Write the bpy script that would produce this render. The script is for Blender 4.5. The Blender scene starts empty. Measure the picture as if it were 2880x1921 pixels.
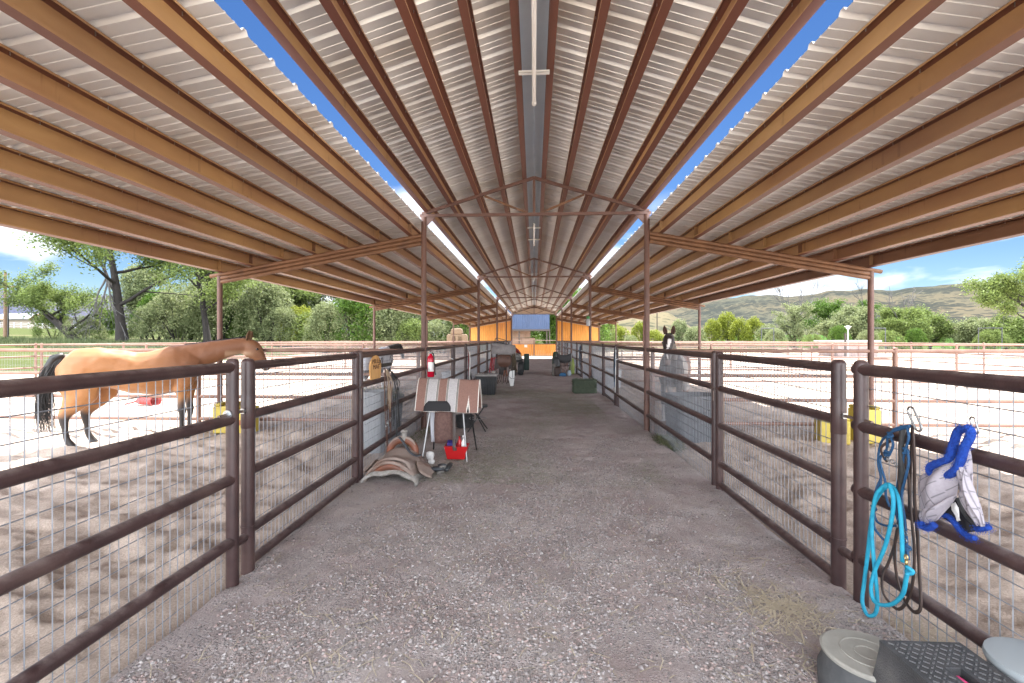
import bpy, bmesh, math, random
from mathutils import Vector, Matrix, noise
PI=math.pi
sc=bpy.context.scene; COL=sc.collection
# ---------------------------------------------------------------- camera
FPX=1280.0; YAW=math.atan(62/1280)
cam=bpy.data.cameras.new("camera"); camo=bpy.data.objects.new("camera",cam); COL.objects.link(camo)
cam.sensor_width=36; cam.lens=36*FPX/2880; cam.shift_y=-6.5/2880
cam.clip_start=0.05; cam.clip_end=12000
camo.location=(0,0,1.6); camo.rotation_euler=(PI/2,0,YAW); sc.camera=camo
# ---------------------------------------------------------------- sky and sun
SUN_DIR=Vector((0.05,0.52,0.855)).normalized()
sc.view_settings.view_transform='Standard'; sc.view_settings.look='None'
sc.view_settings.exposure=3.2; sc.view_settings.gamma=1.0
w=bpy.data.worlds.new("World"); sc.world=w; w.use_nodes=True
nt=w.node_tree; nt.nodes.clear()
def N(t,typ,**kw):
    n=t.nodes.new(typ)
    for k,v in kw.items(): setattr(n,k,v)
    return n
sky=N(nt,'ShaderNodeTexSky',sky_type='NISHITA',sun_disc=False)
sky.sun_elevation=math.asin(SUN_DIR.z); sky.sun_rotation=math.atan2(SUN_DIR.x,SUN_DIR.y); sky.altitude=800; sky.air_density=1.0; sky.dust_density=0.0; sky.ozone_density=2.5
hs=N(nt,'ShaderNodeHueSaturation'); hs.inputs['Saturation'].default_value=1.22; hs.inputs['Hue'].default_value=0.508; hs.inputs['Value'].default_value=0.31
tc=N(nt,'ShaderNodeTexCoord'); sp=N(nt,'ShaderNodeSeparateXYZ'); nt.links.new(tc.outputs['Generated'],sp.inputs[0])
# clouds: projected on a high flat layer, so they shrink towards the horizon
zz=N(nt,'ShaderNodeMath',operation='MAXIMUM'); zz.inputs[1].default_value=0.0; nt.links.new(sp.outputs[2],zz.inputs[0])
za=N(nt,'ShaderNodeMath',operation='ADD'); za.inputs[1].default_value=0.16; nt.links.new(zz.outputs[0],za.inputs[0])
dx=N(nt,'ShaderNodeMath',operation='DIVIDE'); dy=N(nt,'ShaderNodeMath',operation='DIVIDE')
nt.links.new(sp.outputs[0],dx.inputs[0]); nt.links.new(za.outputs[0],dx.inputs[1]); nt.links.new(sp.outputs[1],dy.inputs[0]); nt.links.new(za.outputs[0],dy.inputs[1])
cb=N(nt,'ShaderNodeCombineXYZ'); nt.links.new(dx.outputs[0],cb.inputs[0]); nt.links.new(dy.outputs[0],cb.inputs[1]); cb.inputs[2].default_value=9.3
cn=N(nt,'ShaderNodeTexNoise'); cn.inputs['Scale'].default_value=1.15; cn.inputs['Detail'].default_value=7; cn.inputs['Roughness'].default_value=0.52; cn.inputs['Distortion'].default_value=0.25
nt.links.new(cb.outputs[0],cn.inputs['Vector'])
cr=N(nt,'ShaderNodeValToRGB'); cr.color_ramp.elements[0].position=0.52; cr.color_ramp.elements[0].color=(0,0,0,1); cr.color_ramp.elements[1].position=0.68; cr.color_ramp.elements[1].color=(1,1,1,1)
# extra unseen cloud added behind the camera as fill light
cy=N(nt,'ShaderNodeMapRange'); cy.inputs[1].default_value=0.2; cy.inputs[2].default_value=-0.6; cy.inputs[3].default_value=0.0; cy.inputs[4].default_value=0.22; nt.links.new(sp.outputs[1],cy.inputs[0])
ca=N(nt,'ShaderNodeMath',operation='ADD'); nt.links.new(cn.outputs['Fac'],ca.inputs[0]); nt.links.new(cy.outputs[0],ca.inputs[1])
nt.links.new(ca.outputs[0],cr.inputs[0])
sc.cycles.max_bounces=16; sc.cycles.diffuse_bounces=10; sc.cycles.glossy_bounces=6
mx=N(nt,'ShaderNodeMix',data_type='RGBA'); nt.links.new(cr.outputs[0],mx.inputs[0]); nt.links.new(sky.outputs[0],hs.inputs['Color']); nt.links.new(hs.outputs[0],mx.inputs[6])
# that unseen cloud is over-brightened to light the shaded aisle
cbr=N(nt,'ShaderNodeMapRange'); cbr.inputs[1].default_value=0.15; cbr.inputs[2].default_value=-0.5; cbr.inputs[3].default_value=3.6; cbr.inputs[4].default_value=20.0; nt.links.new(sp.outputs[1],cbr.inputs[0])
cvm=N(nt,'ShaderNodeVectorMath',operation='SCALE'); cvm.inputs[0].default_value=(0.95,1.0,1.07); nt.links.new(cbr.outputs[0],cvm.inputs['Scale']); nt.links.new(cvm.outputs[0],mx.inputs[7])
# low cumulus near the horizon
mp2=N(nt,'ShaderNodeMapping'); mp2.inputs['Scale'].default_value=(4.2,4.2,9.0); mp2.inputs['Location'].default_value=(1.3,0.4,2.0); nt.links.new(tc.outputs['Generated'],mp2.inputs[0])
c2=N(nt,'ShaderNodeTexNoise'); c2.inputs['Scale'].default_value=1.0; c2.inputs['Detail'].default_value=6; c2.inputs['Roughness'].default_value=0.48; nt.links.new(mp2.outputs[0],c2.inputs['Vector'])
r2=N(nt,'ShaderNodeMapRange'); r2.interpolation_type='SMOOTHSTEP'; r2.inputs[1].default_value=0.50; r2.inputs[2].default_value=0.60; nt.links.new(c2.outputs['Fac'],r2.inputs[0])
hz=N(nt,'ShaderNodeMapRange'); hz.inputs[1].default_value=0.30; hz.inputs[2].default_value=0.18; nt.links.new(sp.outputs[2],hz.inputs[0])
fm_=N(nt,'ShaderNodeMath',operation='MULTIPLY'); nt.links.new(r2.outputs[0],fm_.inputs[0]); nt.links.new(hz.outputs[0],fm_.inputs[1])
fs_=N(nt,'ShaderNodeMath',operation='MULTIPLY'); fs_.inputs[1].default_value=0.9; nt.links.new(fm_.outputs[0],fs_.inputs[0])
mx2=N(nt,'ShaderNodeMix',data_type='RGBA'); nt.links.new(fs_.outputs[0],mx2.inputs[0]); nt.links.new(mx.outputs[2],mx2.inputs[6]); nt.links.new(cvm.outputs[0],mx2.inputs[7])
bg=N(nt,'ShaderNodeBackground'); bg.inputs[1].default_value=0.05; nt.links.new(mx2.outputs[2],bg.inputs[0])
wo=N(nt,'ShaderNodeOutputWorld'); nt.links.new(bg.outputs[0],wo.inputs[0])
sl=bpy.data.lights.new("sun",'SUN'); sl.energy=2.5; sl.angle=math.radians(0.53); sl.color=(1,0.95,0.88)
so=bpy.data.objects.new("sun",sl); COL.objects.link(so); so.rotation_euler=SUN_DIR.to_track_quat('Z','Y').to_euler()
# ---------------------------------------------------------------- helpers
def rnd(a,b): return random.uniform(a,b)
class MB:
    def __init__(s): s.v=[];s.f=[];s.m=[];s.c=None
    def add(s,vs,fs,mi=0):
        o=len(s.v); s.v+= [tuple(p) for p in vs]; s.f+=[tuple(i+o for i in f) for f in fs]; s.m+=[mi]*len(fs); return s
    def box(s,c,d,rot=None,mi=0,taper=1.0):
        x,y,z=d[0]/2,d[1]/2,d[2]/2; M=rot if rot is not None else Matrix.Identity(3); c=Vector(c); t=taper
        vs=[c+M@Vector(p) for p in((-x,-y,-z),(x,-y,-z),(x,y,-z),(-x,y,-z),(-x*t,-y*t,z),(x*t,-y*t,z),(x*t,y*t,z),(-x*t,y*t,z))]
        return s.add(vs,[(0,3,2,1),(4,5,6,7),(0,1,5,4),(1,2,6,5),(2,3,7,6),(3,0,4,7)],mi)
    def tube(s,pts,r,n=8,mi=0,cap=True,closed=False,flat=1.0,up=None):
        pts=[Vector(p) for p in pts]; K=len(pts); rr=r if isinstance(r,(list,tuple)) else [r]*K
        rings=[]; prev=None
        for i,p in enumerate(pts):
            if closed: t=pts[(i+1)%K]-pts[i-1]
            else: t=pts[min(i+1,K-1)]-pts[max(i-1,0)]
            t.normalize()
            if up is not None: a=Vector(up)
            elif prev is not None: a=prev
            else: a=Vector((0,0,1)) if abs(t.z)<0.9 else Vector((1,0,0))
            b=(a-t*a.dot(t))
            if b.length<1e-5: b=t.orthogonal()
            b.normalize(); c=t.cross(b); prev=b
            rings.append([p+(b*math.cos(2*PI*k/n)*flat+c*math.sin(2*PI*k/n))*rr[i] for k in range(n)])
        o=[];[o.extend(q) for q in rings]; fs=[]
        for i in range(K if closed else K-1):
            j=(i+1)%K
            for k in range(n):
                l=(k+1)%n; fs.append((i*n+k,i*n+l,j*n+l,j*n+k))
        if cap and not closed: fs.append(tuple(range(n-1,-1,-1))); fs.append(tuple((K-1)*n+k for k in range(n)))
        return s.add(o,fs,mi)
    def lathe(s,prof,c=(0,0,0),n=24,mi=0,rot=None,sx=1,sy=1,cap0=True,cap1=True):
        M=rot if rot is not None else Matrix.Identity(3); c=Vector(c); vs=[];fs=[]
        for r,z in prof:
            for k in range(n):
                a=2*PI*k/n; vs.append(c+M@Vector((r*math.cos(a)*sx,r*math.sin(a)*sy,z)))
        for i in range(len(prof)-1):
            for k in range(n):
                l=(k+1)%n; fs.append((i*n+k,i*n+l,(i+1)*n+l,(i+1)*n+k))
        if cap0: fs.append(tuple(range(n-1,-1,-1)))
        if cap1: fs.append(tuple((len(prof)-1)*n+k for k in range(n)))
        return s.add(vs,fs,mi)
    def loft(s,rings,mi=0,closed=True,cap=True):
        n=len(rings[0]); vs=[p for r in rings for p in r]; fs=[]
        for i in range(len(rings)-1):
            for k in range(n if closed else n-1):
                l=(k+1)%n; fs.append((i*n+k,i*n+l,(i+1)*n+l,(i+1)*n+k))
        if cap and closed: fs.append(tuple(range(n-1,-1,-1))); fs.append(tuple((len(rings)-1)*n+k for k in range(n)))
        return s.add(vs,fs,mi)
    def prism(s,poly,h0,h1,axis='y',mi=0):
        # extrude a 2D outline (a,b) between h0,h1 along an axis
        def P(a,b,h): return {'y':(a,h,b),'x':(h,a,b),'z':(a,b,h)}[axis]
        n=len(poly); vs=[P(a,b,h0) for a,b in poly]+[P(a,b,h1) for a,b in poly]
        fs=[tuple(range(n)),tuple(range(2*n-1,n-1,-1))]+[(k,n+k,n+(k+1)%n,(k+1)%n) for k in range(n)]
        return s.add(vs,fs,mi)
    def build(s,name,mat,parent=None,smooth=False,loc=None,bevel=0,auto=None,solid=0):
        me=bpy.data.meshes.new(name); me.from_pydata(s.v,[],s.f)
        for m in (mat if isinstance(mat,(list,tuple)) else [mat]): me.materials.append(m)
        if any(s.m): me.polygons.foreach_set('material_index',s.m)
        me.update()
        if smooth: me.polygons.foreach_set('use_smooth',[True]*len(me.polygons))
        if auto:
            me.polygons.foreach_set('use_smooth',[True]*len(me.polygons)); me.set_sharp_from_angle(angle=math.radians(auto))
        o=bpy.data.objects.new(name,me); COL.objects.link(o)
        if parent is not None:
            o.parent=parent
            if loc is None: # meshes are written in world space: shift into the parent's space
                o.matrix_parent_inverse=parent_matrix(parent).inverted()
        if loc is not None: o.location=loc
        if solid:
            m=o.modifiers.new('solid','SOLIDIFY'); m.thickness=solid; m.offset=0
        if bevel:
            m=o.modifiers.new('bevel','BEVEL'); m.width=bevel; m.segments=2; m.limit_method='ANGLE'; m.angle_limit=math.radians(40)
        return o
def parent_matrix(p):
    M=p.matrix_basis.copy(); q=p
    while q.parent: M=q.parent.matrix_basis@q.matrix_parent_inverse@M if False else q.parent.matrix_basis@M; q=q.parent
    return M
def tag(o,label=None,cat=None,group=None,kind=None):
    if label: o['label']=label
    if cat: o['category']=cat
    if group: o['group']=group
    if kind: o['kind']=kind
    return o
def thing(name,label,cat,loc=(0,0,0),rz=0,group=None):
    o=bpy.data.objects.new(name,None); COL.objects.link(o); o.location=loc; o.rotation_euler=(0,0,rz); o.empty_display_size=0.1
    return tag(o,label,cat,group)
def copy_tree(o,parent=None):
    c=o.copy(); COL.objects.link(c)
    if parent is not None: c.parent=parent
    for ch in list(o.children): copy_tree(ch,c)
    return c
def R(ax,deg): return Matrix.Rotation(math.radians(deg),3,ax)
# ---------------------------------------------------------------- materials
def mat(name,col,rough=0.7,metal=0.0,col2=None,scale=8.0,detail=5,contrast=0.5,bump=0.0,bscale=None,stretch=None,spec=0.5,col3=None,scale3=1.0,lo3=0.45,hi3=0.62,coat=0,obj=True,bdist=0.01,voro=False):
    m=bpy.data.materials.new(name); m.use_nodes=True; t=m.node_tree; b=t.nodes['Principled BSDF']
    b.inputs['Roughness'].default_value=rough; b.inputs['Metallic'].default_value=metal; b.inputs['Specular IOR Level'].default_value=spec; b.inputs['Coat Weight'].default_value=coat
    c4=lambda c:(c[0],c[1],c[2],1)
    tcn=N(t,'ShaderNodeTexCoord'); mp=N(t,'ShaderNodeMapping'); t.links.new(tcn.outputs['Object'],mp.inputs[0])
    if stretch: mp.inputs['Scale'].default_value=stretch
    last=None
    if col2 is not None:
        nz=N(t,'ShaderNodeTexNoise'); nz.inputs['Scale'].default_value=scale; nz.inputs['Detail'].default_value=detail; nz.inputs['Roughness'].default_value=0.62
        t.links.new(mp.outputs[0],nz.inputs['Vector'])
        r=N(t,'ShaderNodeValToRGB'); r.color_ramp.elements[0].position=0.5-contrast*0.3; r.color_ramp.elements[1].position=0.5+contrast*0.3
        r.color_ramp.elements[0].color=c4(col); r.color_ramp.elements[1].color=c4(col2); t.links.new(nz.outputs['Fac'],r.inputs[0]); last=r.outputs[0]
    if col3 is not None:
        n3=N(t,'ShaderNodeTexNoise'); n3.inputs['Scale'].default_value=scale3; n3.inputs['Detail'].default_value=6; t.links.new(mp.outputs[0],n3.inputs['Vector'])
        r3=N(t,'ShaderNodeMapRange'); r3.inputs[1].default_value=lo3; r3.inputs[2].default_value=hi3; t.links.new(n3.outputs['Fac'],r3.inputs[0])
        mm=N(t,'ShaderNodeMix',data_type='RGBA'); t.links.new(r3.outputs[0],mm.inputs[0])
        if last: t.links.new(last,mm.inputs[6])
        else: mm.inputs[6].default_value=c4(col)
        mm.inputs[7].default_value=c4(col3); last=mm.outputs[2]
    if last: t.links.new(last,b.inputs['Base Color'])
    else: b.inputs['Base Color'].default_value=c4(col)
    if bump:
        nb=N(t,'ShaderNodeTexNoise') ; nb.inputs['Scale'].default_value=bscale or scale*3; nb.inputs['Detail'].default_value=6; t.links.new(mp.outputs[0],nb.inputs['Vector'])
        bp=N(t,'ShaderNodeBump'); bp.inputs['Strength'].default_value=bump; bp.inputs['Distance'].default_value=bdist; t.links.new(nb.outputs['Fac'],bp.inputs['Height']); t.links.new(bp.outputs[0],b.inputs['Normal'])
    m['b']=1
    return m
def attr_mat(name,rough=0.8,bump=0.2,bscale=60,spec=0.3,n2=0.15,sheen=0.0):
    # colour comes from the mesh's own colour patches (attribute "col")
    m=bpy.data.materials.new(name); m.use_nodes=True; t=m.node_tree; b=t.nodes['Principled BSDF']
    b.inputs['Roughness'].default_value=rough; b.inputs['Specular IOR Level'].default_value=spec; b.inputs['Sheen Weight'].default_value=sheen
    a=N(t,'ShaderNodeAttribute',attribute_name='col'); tcn=N(t,'ShaderNodeTexCoord')
    nz=N(t,'ShaderNodeTexNoise'); nz.inputs['Scale'].default_value=bscale*0.3; nz.inputs['Detail'].default_value=6; t.links.new(tcn.outputs['Object'],nz.inputs['Vector'])
    mr=N(t,'ShaderNodeMapRange'); mr.inputs[1].default_value=0.3; mr.inputs[2].default_value=0.7; mr.inputs[3].default_value=1-n2; mr.inputs[4].default_value=1+n2; t.links.new(nz.outputs['Fac'],mr.inputs[0])
    vm=N(t,'ShaderNodeVectorMath',operation='SCALE'); t.links.new(a.outputs['Color'],vm.inputs[0]); t.links.new(mr.outputs[0],vm.inputs['Scale']); t.links.new(vm.outputs[0],b.inputs['Base Color'])
    nb=N(t,'ShaderNodeTexNoise'); nb.inputs['Scale'].default_value=bscale; nb.inputs['Detail'].default_value=4; t.links.new(tcn.outputs['Object'],nb.inputs['Vector'])
    bp=N(t,'ShaderNodeBump'); bp.inputs['Strength'].default_value=bump; bp.inputs['Distance'].default_value=0.004; t.links.new(nb.outputs['Fac'],bp.inputs['Height']); t.links.new(bp.outputs[0],b.inputs['Normal'])
    return m
def setcol(me,fn):
    a=me.attributes.new('col','FLOAT_COLOR','POINT')
    buf=[]
    for v in me.vertices:
        c=fn(v.co); buf+= [c[0],c[1],c[2],1.0]
    a.data.foreach_set('color',buf)
def ss(a,b,x):
    t=max(0,min(1,(x-a)/(b-a))); return t*t*(3-2*t)
def mixc(a,b,t): return tuple(a[i]*(1-t)+b[i]*t for i in range(3))
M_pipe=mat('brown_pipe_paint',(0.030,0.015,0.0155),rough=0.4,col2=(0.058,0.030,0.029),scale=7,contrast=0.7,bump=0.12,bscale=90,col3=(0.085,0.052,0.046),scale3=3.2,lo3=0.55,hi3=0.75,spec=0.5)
def dusty(m,col,amt=0.6,lo=0.35):  # dust tone on upward faces, also painting the highlight along the pipe tops
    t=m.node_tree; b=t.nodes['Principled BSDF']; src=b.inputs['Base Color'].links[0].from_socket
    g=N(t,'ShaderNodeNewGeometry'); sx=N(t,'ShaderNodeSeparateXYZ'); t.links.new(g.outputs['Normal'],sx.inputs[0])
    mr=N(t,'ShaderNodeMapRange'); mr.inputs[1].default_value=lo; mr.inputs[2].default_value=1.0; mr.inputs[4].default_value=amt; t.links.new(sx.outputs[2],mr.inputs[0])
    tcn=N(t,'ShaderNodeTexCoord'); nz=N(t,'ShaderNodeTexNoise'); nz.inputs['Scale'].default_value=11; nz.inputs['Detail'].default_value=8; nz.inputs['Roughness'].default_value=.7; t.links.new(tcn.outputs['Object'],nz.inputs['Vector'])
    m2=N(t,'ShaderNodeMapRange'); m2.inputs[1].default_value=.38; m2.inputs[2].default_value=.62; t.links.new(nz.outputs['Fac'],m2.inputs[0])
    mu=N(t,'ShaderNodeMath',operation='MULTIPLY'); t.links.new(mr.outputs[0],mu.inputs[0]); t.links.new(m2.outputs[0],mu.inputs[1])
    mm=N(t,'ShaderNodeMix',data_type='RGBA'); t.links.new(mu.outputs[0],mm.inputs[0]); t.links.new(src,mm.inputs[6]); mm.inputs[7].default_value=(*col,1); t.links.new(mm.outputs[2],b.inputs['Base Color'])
M_pipe_rust=mat('rusty_pipe',(0.11,0.05,0.025),rough=0.6,col2=(0.20,0.10,0.05),scale=5,contrast=0.8,bump=0.15,bscale=60,col3=(0.09,0.045,0.03),scale3=4,lo3=0.55,hi3=0.7)
M_post=mat('barn_post_paint',(0.085,0.042,0.034),rough=0.55,col2=(0.15,0.075,0.055),scale=5,contrast=0.8,bump=0.12,bscale=60)
dusty(M_pipe,(0.22,0.175,0.165),0.7,0.3)  # dust plus painted highlight on the pipe tops
M_wire=mat('galvanised_wire',(0.27,0.285,0.32),rough=0.5,metal=0.2,col2=(0.17,0.175,0.19),scale=14,contrast=0.8)
M_bolt=mat('zinc_bolt',(0.45,0.46,0.47),rough=0.3,metal=0.9,col2=(0.3,0.3,0.3),scale=30)
M_chain=mat('weathered_chain',(0.2,0.15,0.13),rough=0.5,metal=0.5)
M_spray=mat('red_spray_mark',(0.5,0.04,0.03),rough=0.6,col2=(0.3,0.05,0.04),scale=30,contrast=0.9)
def purlin_mat():
    m=mat('purlin_primer',(0.30,0.175,0.08),rough=0.42,col2=(0.50,0.33,0.16),scale=2.2,detail=8,contrast=0.9,bump=0.06,bscale=40,stretch=(1,0.35,1),col3=(0.22,0.11,0.07),scale3=0.7,lo3=0.42,hi3=0.68)
    t=m.node_tree; b=t.nodes['Principled BSDF']; src=b.inputs['Base Color'].links[0].from_socket
    # webs painted lighter tan for bounce light, flanges darker red for shade
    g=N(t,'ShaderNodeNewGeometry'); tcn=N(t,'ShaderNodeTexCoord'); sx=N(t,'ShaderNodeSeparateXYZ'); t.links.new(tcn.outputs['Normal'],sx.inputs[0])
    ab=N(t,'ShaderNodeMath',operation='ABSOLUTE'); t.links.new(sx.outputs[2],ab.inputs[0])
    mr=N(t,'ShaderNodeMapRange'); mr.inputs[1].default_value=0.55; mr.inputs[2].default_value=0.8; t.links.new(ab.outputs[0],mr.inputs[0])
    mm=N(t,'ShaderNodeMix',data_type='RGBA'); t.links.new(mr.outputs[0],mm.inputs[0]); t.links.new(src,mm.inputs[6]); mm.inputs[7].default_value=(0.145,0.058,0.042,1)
    # drip streaks from the screw line
    nz=N(t,'ShaderNodeTexNoise'); nz.inputs['Scale'].default_value=9; nz.inputs['Detail'].default_value=3; mp=N(t,'ShaderNodeMapping'); mp.inputs['Scale'].default_value=(0.3,1.2,0.12); t.links.new(tcn.outputs['Object'],mp.inputs[0]); t.links.new(mp.outputs[0],nz.inputs['Vector'])
    m2=N(t,'ShaderNodeMapRange'); m2.inputs[1].default_value=0.64; m2.inputs[2].default_value=0.75; m2.inputs[4].default_value=0.6; t.links.new(nz.outputs['Fac'],m2.inputs[0])
    m3=N(t,'ShaderNodeMix',data_type='RGBA'); t.links.new(m2.outputs[0],m3.inputs[0]); t.links.new(mm.outputs[2],m3.inputs[6]); m3.inputs[7].default_value=(0.12,0.055,0.03,1)
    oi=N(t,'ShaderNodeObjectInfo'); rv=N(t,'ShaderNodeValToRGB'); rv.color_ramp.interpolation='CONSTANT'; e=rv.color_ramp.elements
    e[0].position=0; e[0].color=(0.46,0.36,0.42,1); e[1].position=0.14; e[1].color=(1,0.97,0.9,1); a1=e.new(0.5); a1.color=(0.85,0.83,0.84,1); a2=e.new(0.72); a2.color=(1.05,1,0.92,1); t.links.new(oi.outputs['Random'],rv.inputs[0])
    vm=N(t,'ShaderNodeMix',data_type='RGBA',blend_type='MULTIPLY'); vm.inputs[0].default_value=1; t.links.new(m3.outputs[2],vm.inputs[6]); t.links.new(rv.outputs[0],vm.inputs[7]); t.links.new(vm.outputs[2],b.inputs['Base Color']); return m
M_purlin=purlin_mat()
M_sheet=mat('bare_roof_sheet',(0.88,0.89,0.90),rough=0.36,metal=0.25,col2=(0.74,0.75,0.77),scale=1.3,contrast=0.9,stretch=(0.08,1.5,0.1),bump=0.03,bscale=3,col3=(0.66,0.63,0.60),scale3=0.8,lo3=0.52,hi3=0.75)
M_ridge=mat('grey_ridge_metal',(0.55,0.60,0.66),rough=0.5,metal=0.1,col2=(0.48,0.53,0.60),scale=2)
M_white=mat('white_plastic',(0.78,0.78,0.76),rough=0.35)
M_tubelit=mat('frosted_tube',(0.86,0.86,0.84),rough=0.25)
M_black=mat('black_plastic',(0.018,0.02,0.022),rough=0.4,col2=(0.035,0.037,0.04),scale=6)
M_rubber=mat('black_rubber',(0.02,0.021,0.023),rough=0.75,col2=(0.05,0.05,0.05),scale=9,bump=0.3)
M_blackmetal=mat('black_metal',(0.02,0.02,0.02),rough=0.4,metal=0.3)
M_steel=mat('dull_steel',(0.3,0.3,0.3),rough=0.4,metal=0.8)
# ================================================================ SHELTER
BAY=7.9; NB=5; HX=1.93; Y0=-0.95; Y1=BAY*NB+0.35
shelter=thing('horse_shelter','long open horse barn with rusty purlins, bare metal roof and orange end walls','barn',(0,0,0))
# purlins: C-sections open to the aisle, web on the outer side
def purlin(x,zb,side,slope):
    # profile in (a,z): a grows outward from the aisle
    d=0.20; f=0.068; t=0.006; l=0.018
    P=[(0,0),(f,0),(f,d),(0,d),(0,d-l),(t,d-l),(t,d-t),(f-t,d-t),(f-t,t),(t,t),(t,l),(0,l)]
    poly=[]
    for a,z in P: poly.append((side*(x+a),zb+z-slope*a))
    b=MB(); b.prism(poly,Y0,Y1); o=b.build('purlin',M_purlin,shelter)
    return o
def ztop(ax): return 3.80+(HX-ax)*0.325      # top of the centre rafters
def zlean(ax): return 3.455-(ax-HX)*0.179    # top of the side beams
CP=[0.135,0.53,0.96,1.42,1.835]
LP=[2.13,2.70,3.27,3.84,4.41,4.98,5.56]
LPo=[]
for sd in (-1,1):
    for x in CP: purlin(x,ztop(x)+0.002,sd,0.325)
    for x in LP: purlin(x,zlean(x)+0.002,sd,0.179)
# roof sheets with ribs
def sheet(name,x0,z0,x1,z1,side):
    b=MB(); P=0.33; prof=[]; y=Y0
    cs=[(0.0,0),(0.085,0),(0.088,0.006),(0.102,0.006),(0.105,0),(0.175,0),(0.178,0.006),(0.192,0.006),(0.195,0),(0.262,0),(0.280,0.03),(0.312,0.03)]
    while y<Y1:
        for a,h in cs: prof.append((y+a,h))
        y+=P
    rows=[]
    nx=2
    for i in range(nx+1):
        t=i/nx; x=x0+(x1-x0)*t; z=z0+(z1-z0)*t
        rows.append([(side*x,yy,z+h) for yy,h in prof])
    b.loft(rows,closed=False); o=b.build(name,M_sheet,shelter); return o
for sd in (-1,1):
    sheet('roof_sheet',0.15,ztop(0.15)+0.208,1.975,ztop(1.975)+0.208,sd)
    sheet('roof_sheet',1.945,zlean(1.945)+0.208,5.80,zlean(5.80)+0.208,sd)
b=MB(); zr=ztop(0.12)+0.245
b.prism([(-0.22,zr-0.035),(-0.2,zr-0.03),(0,zr+0.03),(0.2,zr-0.03),(0.22,zr-0.035),(0,zr+0.034)],Y0,Y1); b.build('ridge_cap',M_ridge,shelter)
# roofing screws poking through the top flanges
b=MB()
for sd in (-1,1):
    for L,zf,slope in ((CP,ztop,0.325),(LP,zlean,0.179)):
        for x in L:
            y=0.4
            while y<16.5:
                px=x+0.018+0.01*math.sin(y*7+x); zt=zf(x)+0.196-slope*0.02
                b.box((sd*px,y+rnd(-.02,.02),zt-0.012),(0.0045,0.0045,0.026)); y+=0.33
b.build('roof_screws',M_bolt,shelter)['kind']='stuff'
# trusses, posts and side beams
for n in range(0,NB+1):
    y=BAY*n
    if n==0: y=-0.9
    tr=MB(); 
    def bar(a,c,wd=0.05,dp=0.05,bb=tr):
        a=Vector(a);c=Vector(c); d=(c-a); L=d.length; d.normalize(); rot=d.to_track_quat('X','Z').to_matrix(); bb.box((a+c)/2,(L,wd,dp),rot)
    bar((-2.0,y,3.765),(2.0,y,3.765),0.05,0.048)
    t=tr.build('truss',M_post,shelter)
    for nm,a,c,wd,dp in (('rafter',(-1.965,y,3.795),(0,y,ztop(0)-0.03),0.05,0.05),('rafter',(0.0,y,ztop(0)-0.03),(1.965,y,3.795),0.05,0.05),
                   ('king_post',(0,y,3.79),(0,y,ztop(0)-0.05),0.045,0.045),('strut',(-0.12,y,3.79),(-0.86,y,ztop(0.86)-0.055),0.032,0.032),('strut',(0.12,y,3.79),(0.86,y,ztop(0.86)-0.055),0.032,0.032)):
        q=MB(); bar(a,c,wd,dp,q); q.build(nm,M_post if nm!='strut' else M_pipe_rust,t)
    for sd in (-1,1):
        q=MB(); q.prism([(sd*1.90,3.74),(sd*1.72,3.74),(sd*1.86,3.60),(sd*1.90,3.57)],y-0.006,y+0.006); q.build('gusset',M_post,t)
        if n>0:
            q=MB(); q.tube([(sd*HX,y,-0.3),(sd*HX,y,3.74)],0.047,14); q.build('post',M_post,shelter,auto=40)
            q=MB(); q.tube([(sd*5.63,y,-0.3),(sd*5.63,y,zlean(5.63)-0.06)],0.044,12); q.build('post',M_post,shelter,auto=40)
        else:
            q=MB(); q.tube([(sd*5.63,y,-0.3),(sd*5.63,y,zlean(5.63)-0.06)],0.044,12); q.build('post',M_post,shelter,auto=40)
        bm_=MB()
        for k in range(3):
            a0=zlean(HX)-0.038-k*0.069; a1=zlean(5.72)-0.034-k*0.069+ (0.0 if k==0 else 0.012*k)
            x1=5.80 if k==0 else 5.60
            xs=HX+0.045
            za1=zlean(x1)-0.034-k*0.069
            bm_.tube([(sd*xs,y,a0),(sd*x1,y,za1)],0.035,10)
        bo=bm_.build('side_beam',M_pipe_rust,shelter,auto=40)
        # purlin clips at the beam
        for x in LP:
            cl=MB(); cl.box((sd*(x+0.03),y-0.07,zlean(x)+0.1),(0.058,0.006,0.17)); cl.build('purlin_clip',M_purlin,bo)
# spray mark on one side beam and gable wall boards at the far end
M_board=mat('stained_pine_board',(0.62,0.24,0.035),rough=0.6,col2=(0.78,0.36,0.075),scale=3,detail=7,contrast=0.8,stretch=(3.5,3.5,0.5),bump=0.15,bscale=12,col3=(0.42,0.14,0.02),scale3=2.0,lo3=0.62,hi3=0.72)
M_pan=mat('beige_end_sheet',(0.62,0.52,0.42),rough=0.5,col2=(0.52,0.43,0.34),scale=2)
M_darktrim=mat('dark_brown_angle',(0.07,0.04,0.03),rough=0.6)
for sd in (-1,1):
    yy=BAY*NB+0.06; wall=MB(); x=2.0; random.seed(5+sd)
    fr=MB()
    while x<5.55:
        wdt=0.185; xb=min(x+wdt,5.56); z0=1.47; zt0=zlean(x)-0.24; zt1=zlean(xb)-0.24
        dy=rnd(0,0.006)
        wall.prism([(sd*x,z0),(sd*(xb-0.012),z0),(sd*(xb-0.012),zt1),(sd*x,zt0)],yy+dy,yy+0.025+dy); x+=wdt
    wo_=wall.build('end_wall',M_board,shelter)
    fr.box((sd*3.78,yy+0.0,1.43),(3.6,0.07,0.07)); fr.box((sd*2.0,yy,2.4),(0.05,0.06,1.9)); fr.box((sd*5.58,yy,2.1),(0.05,0.06,1.3))
    fr.build('wall_frame',M_darktrim,wo_)
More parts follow.
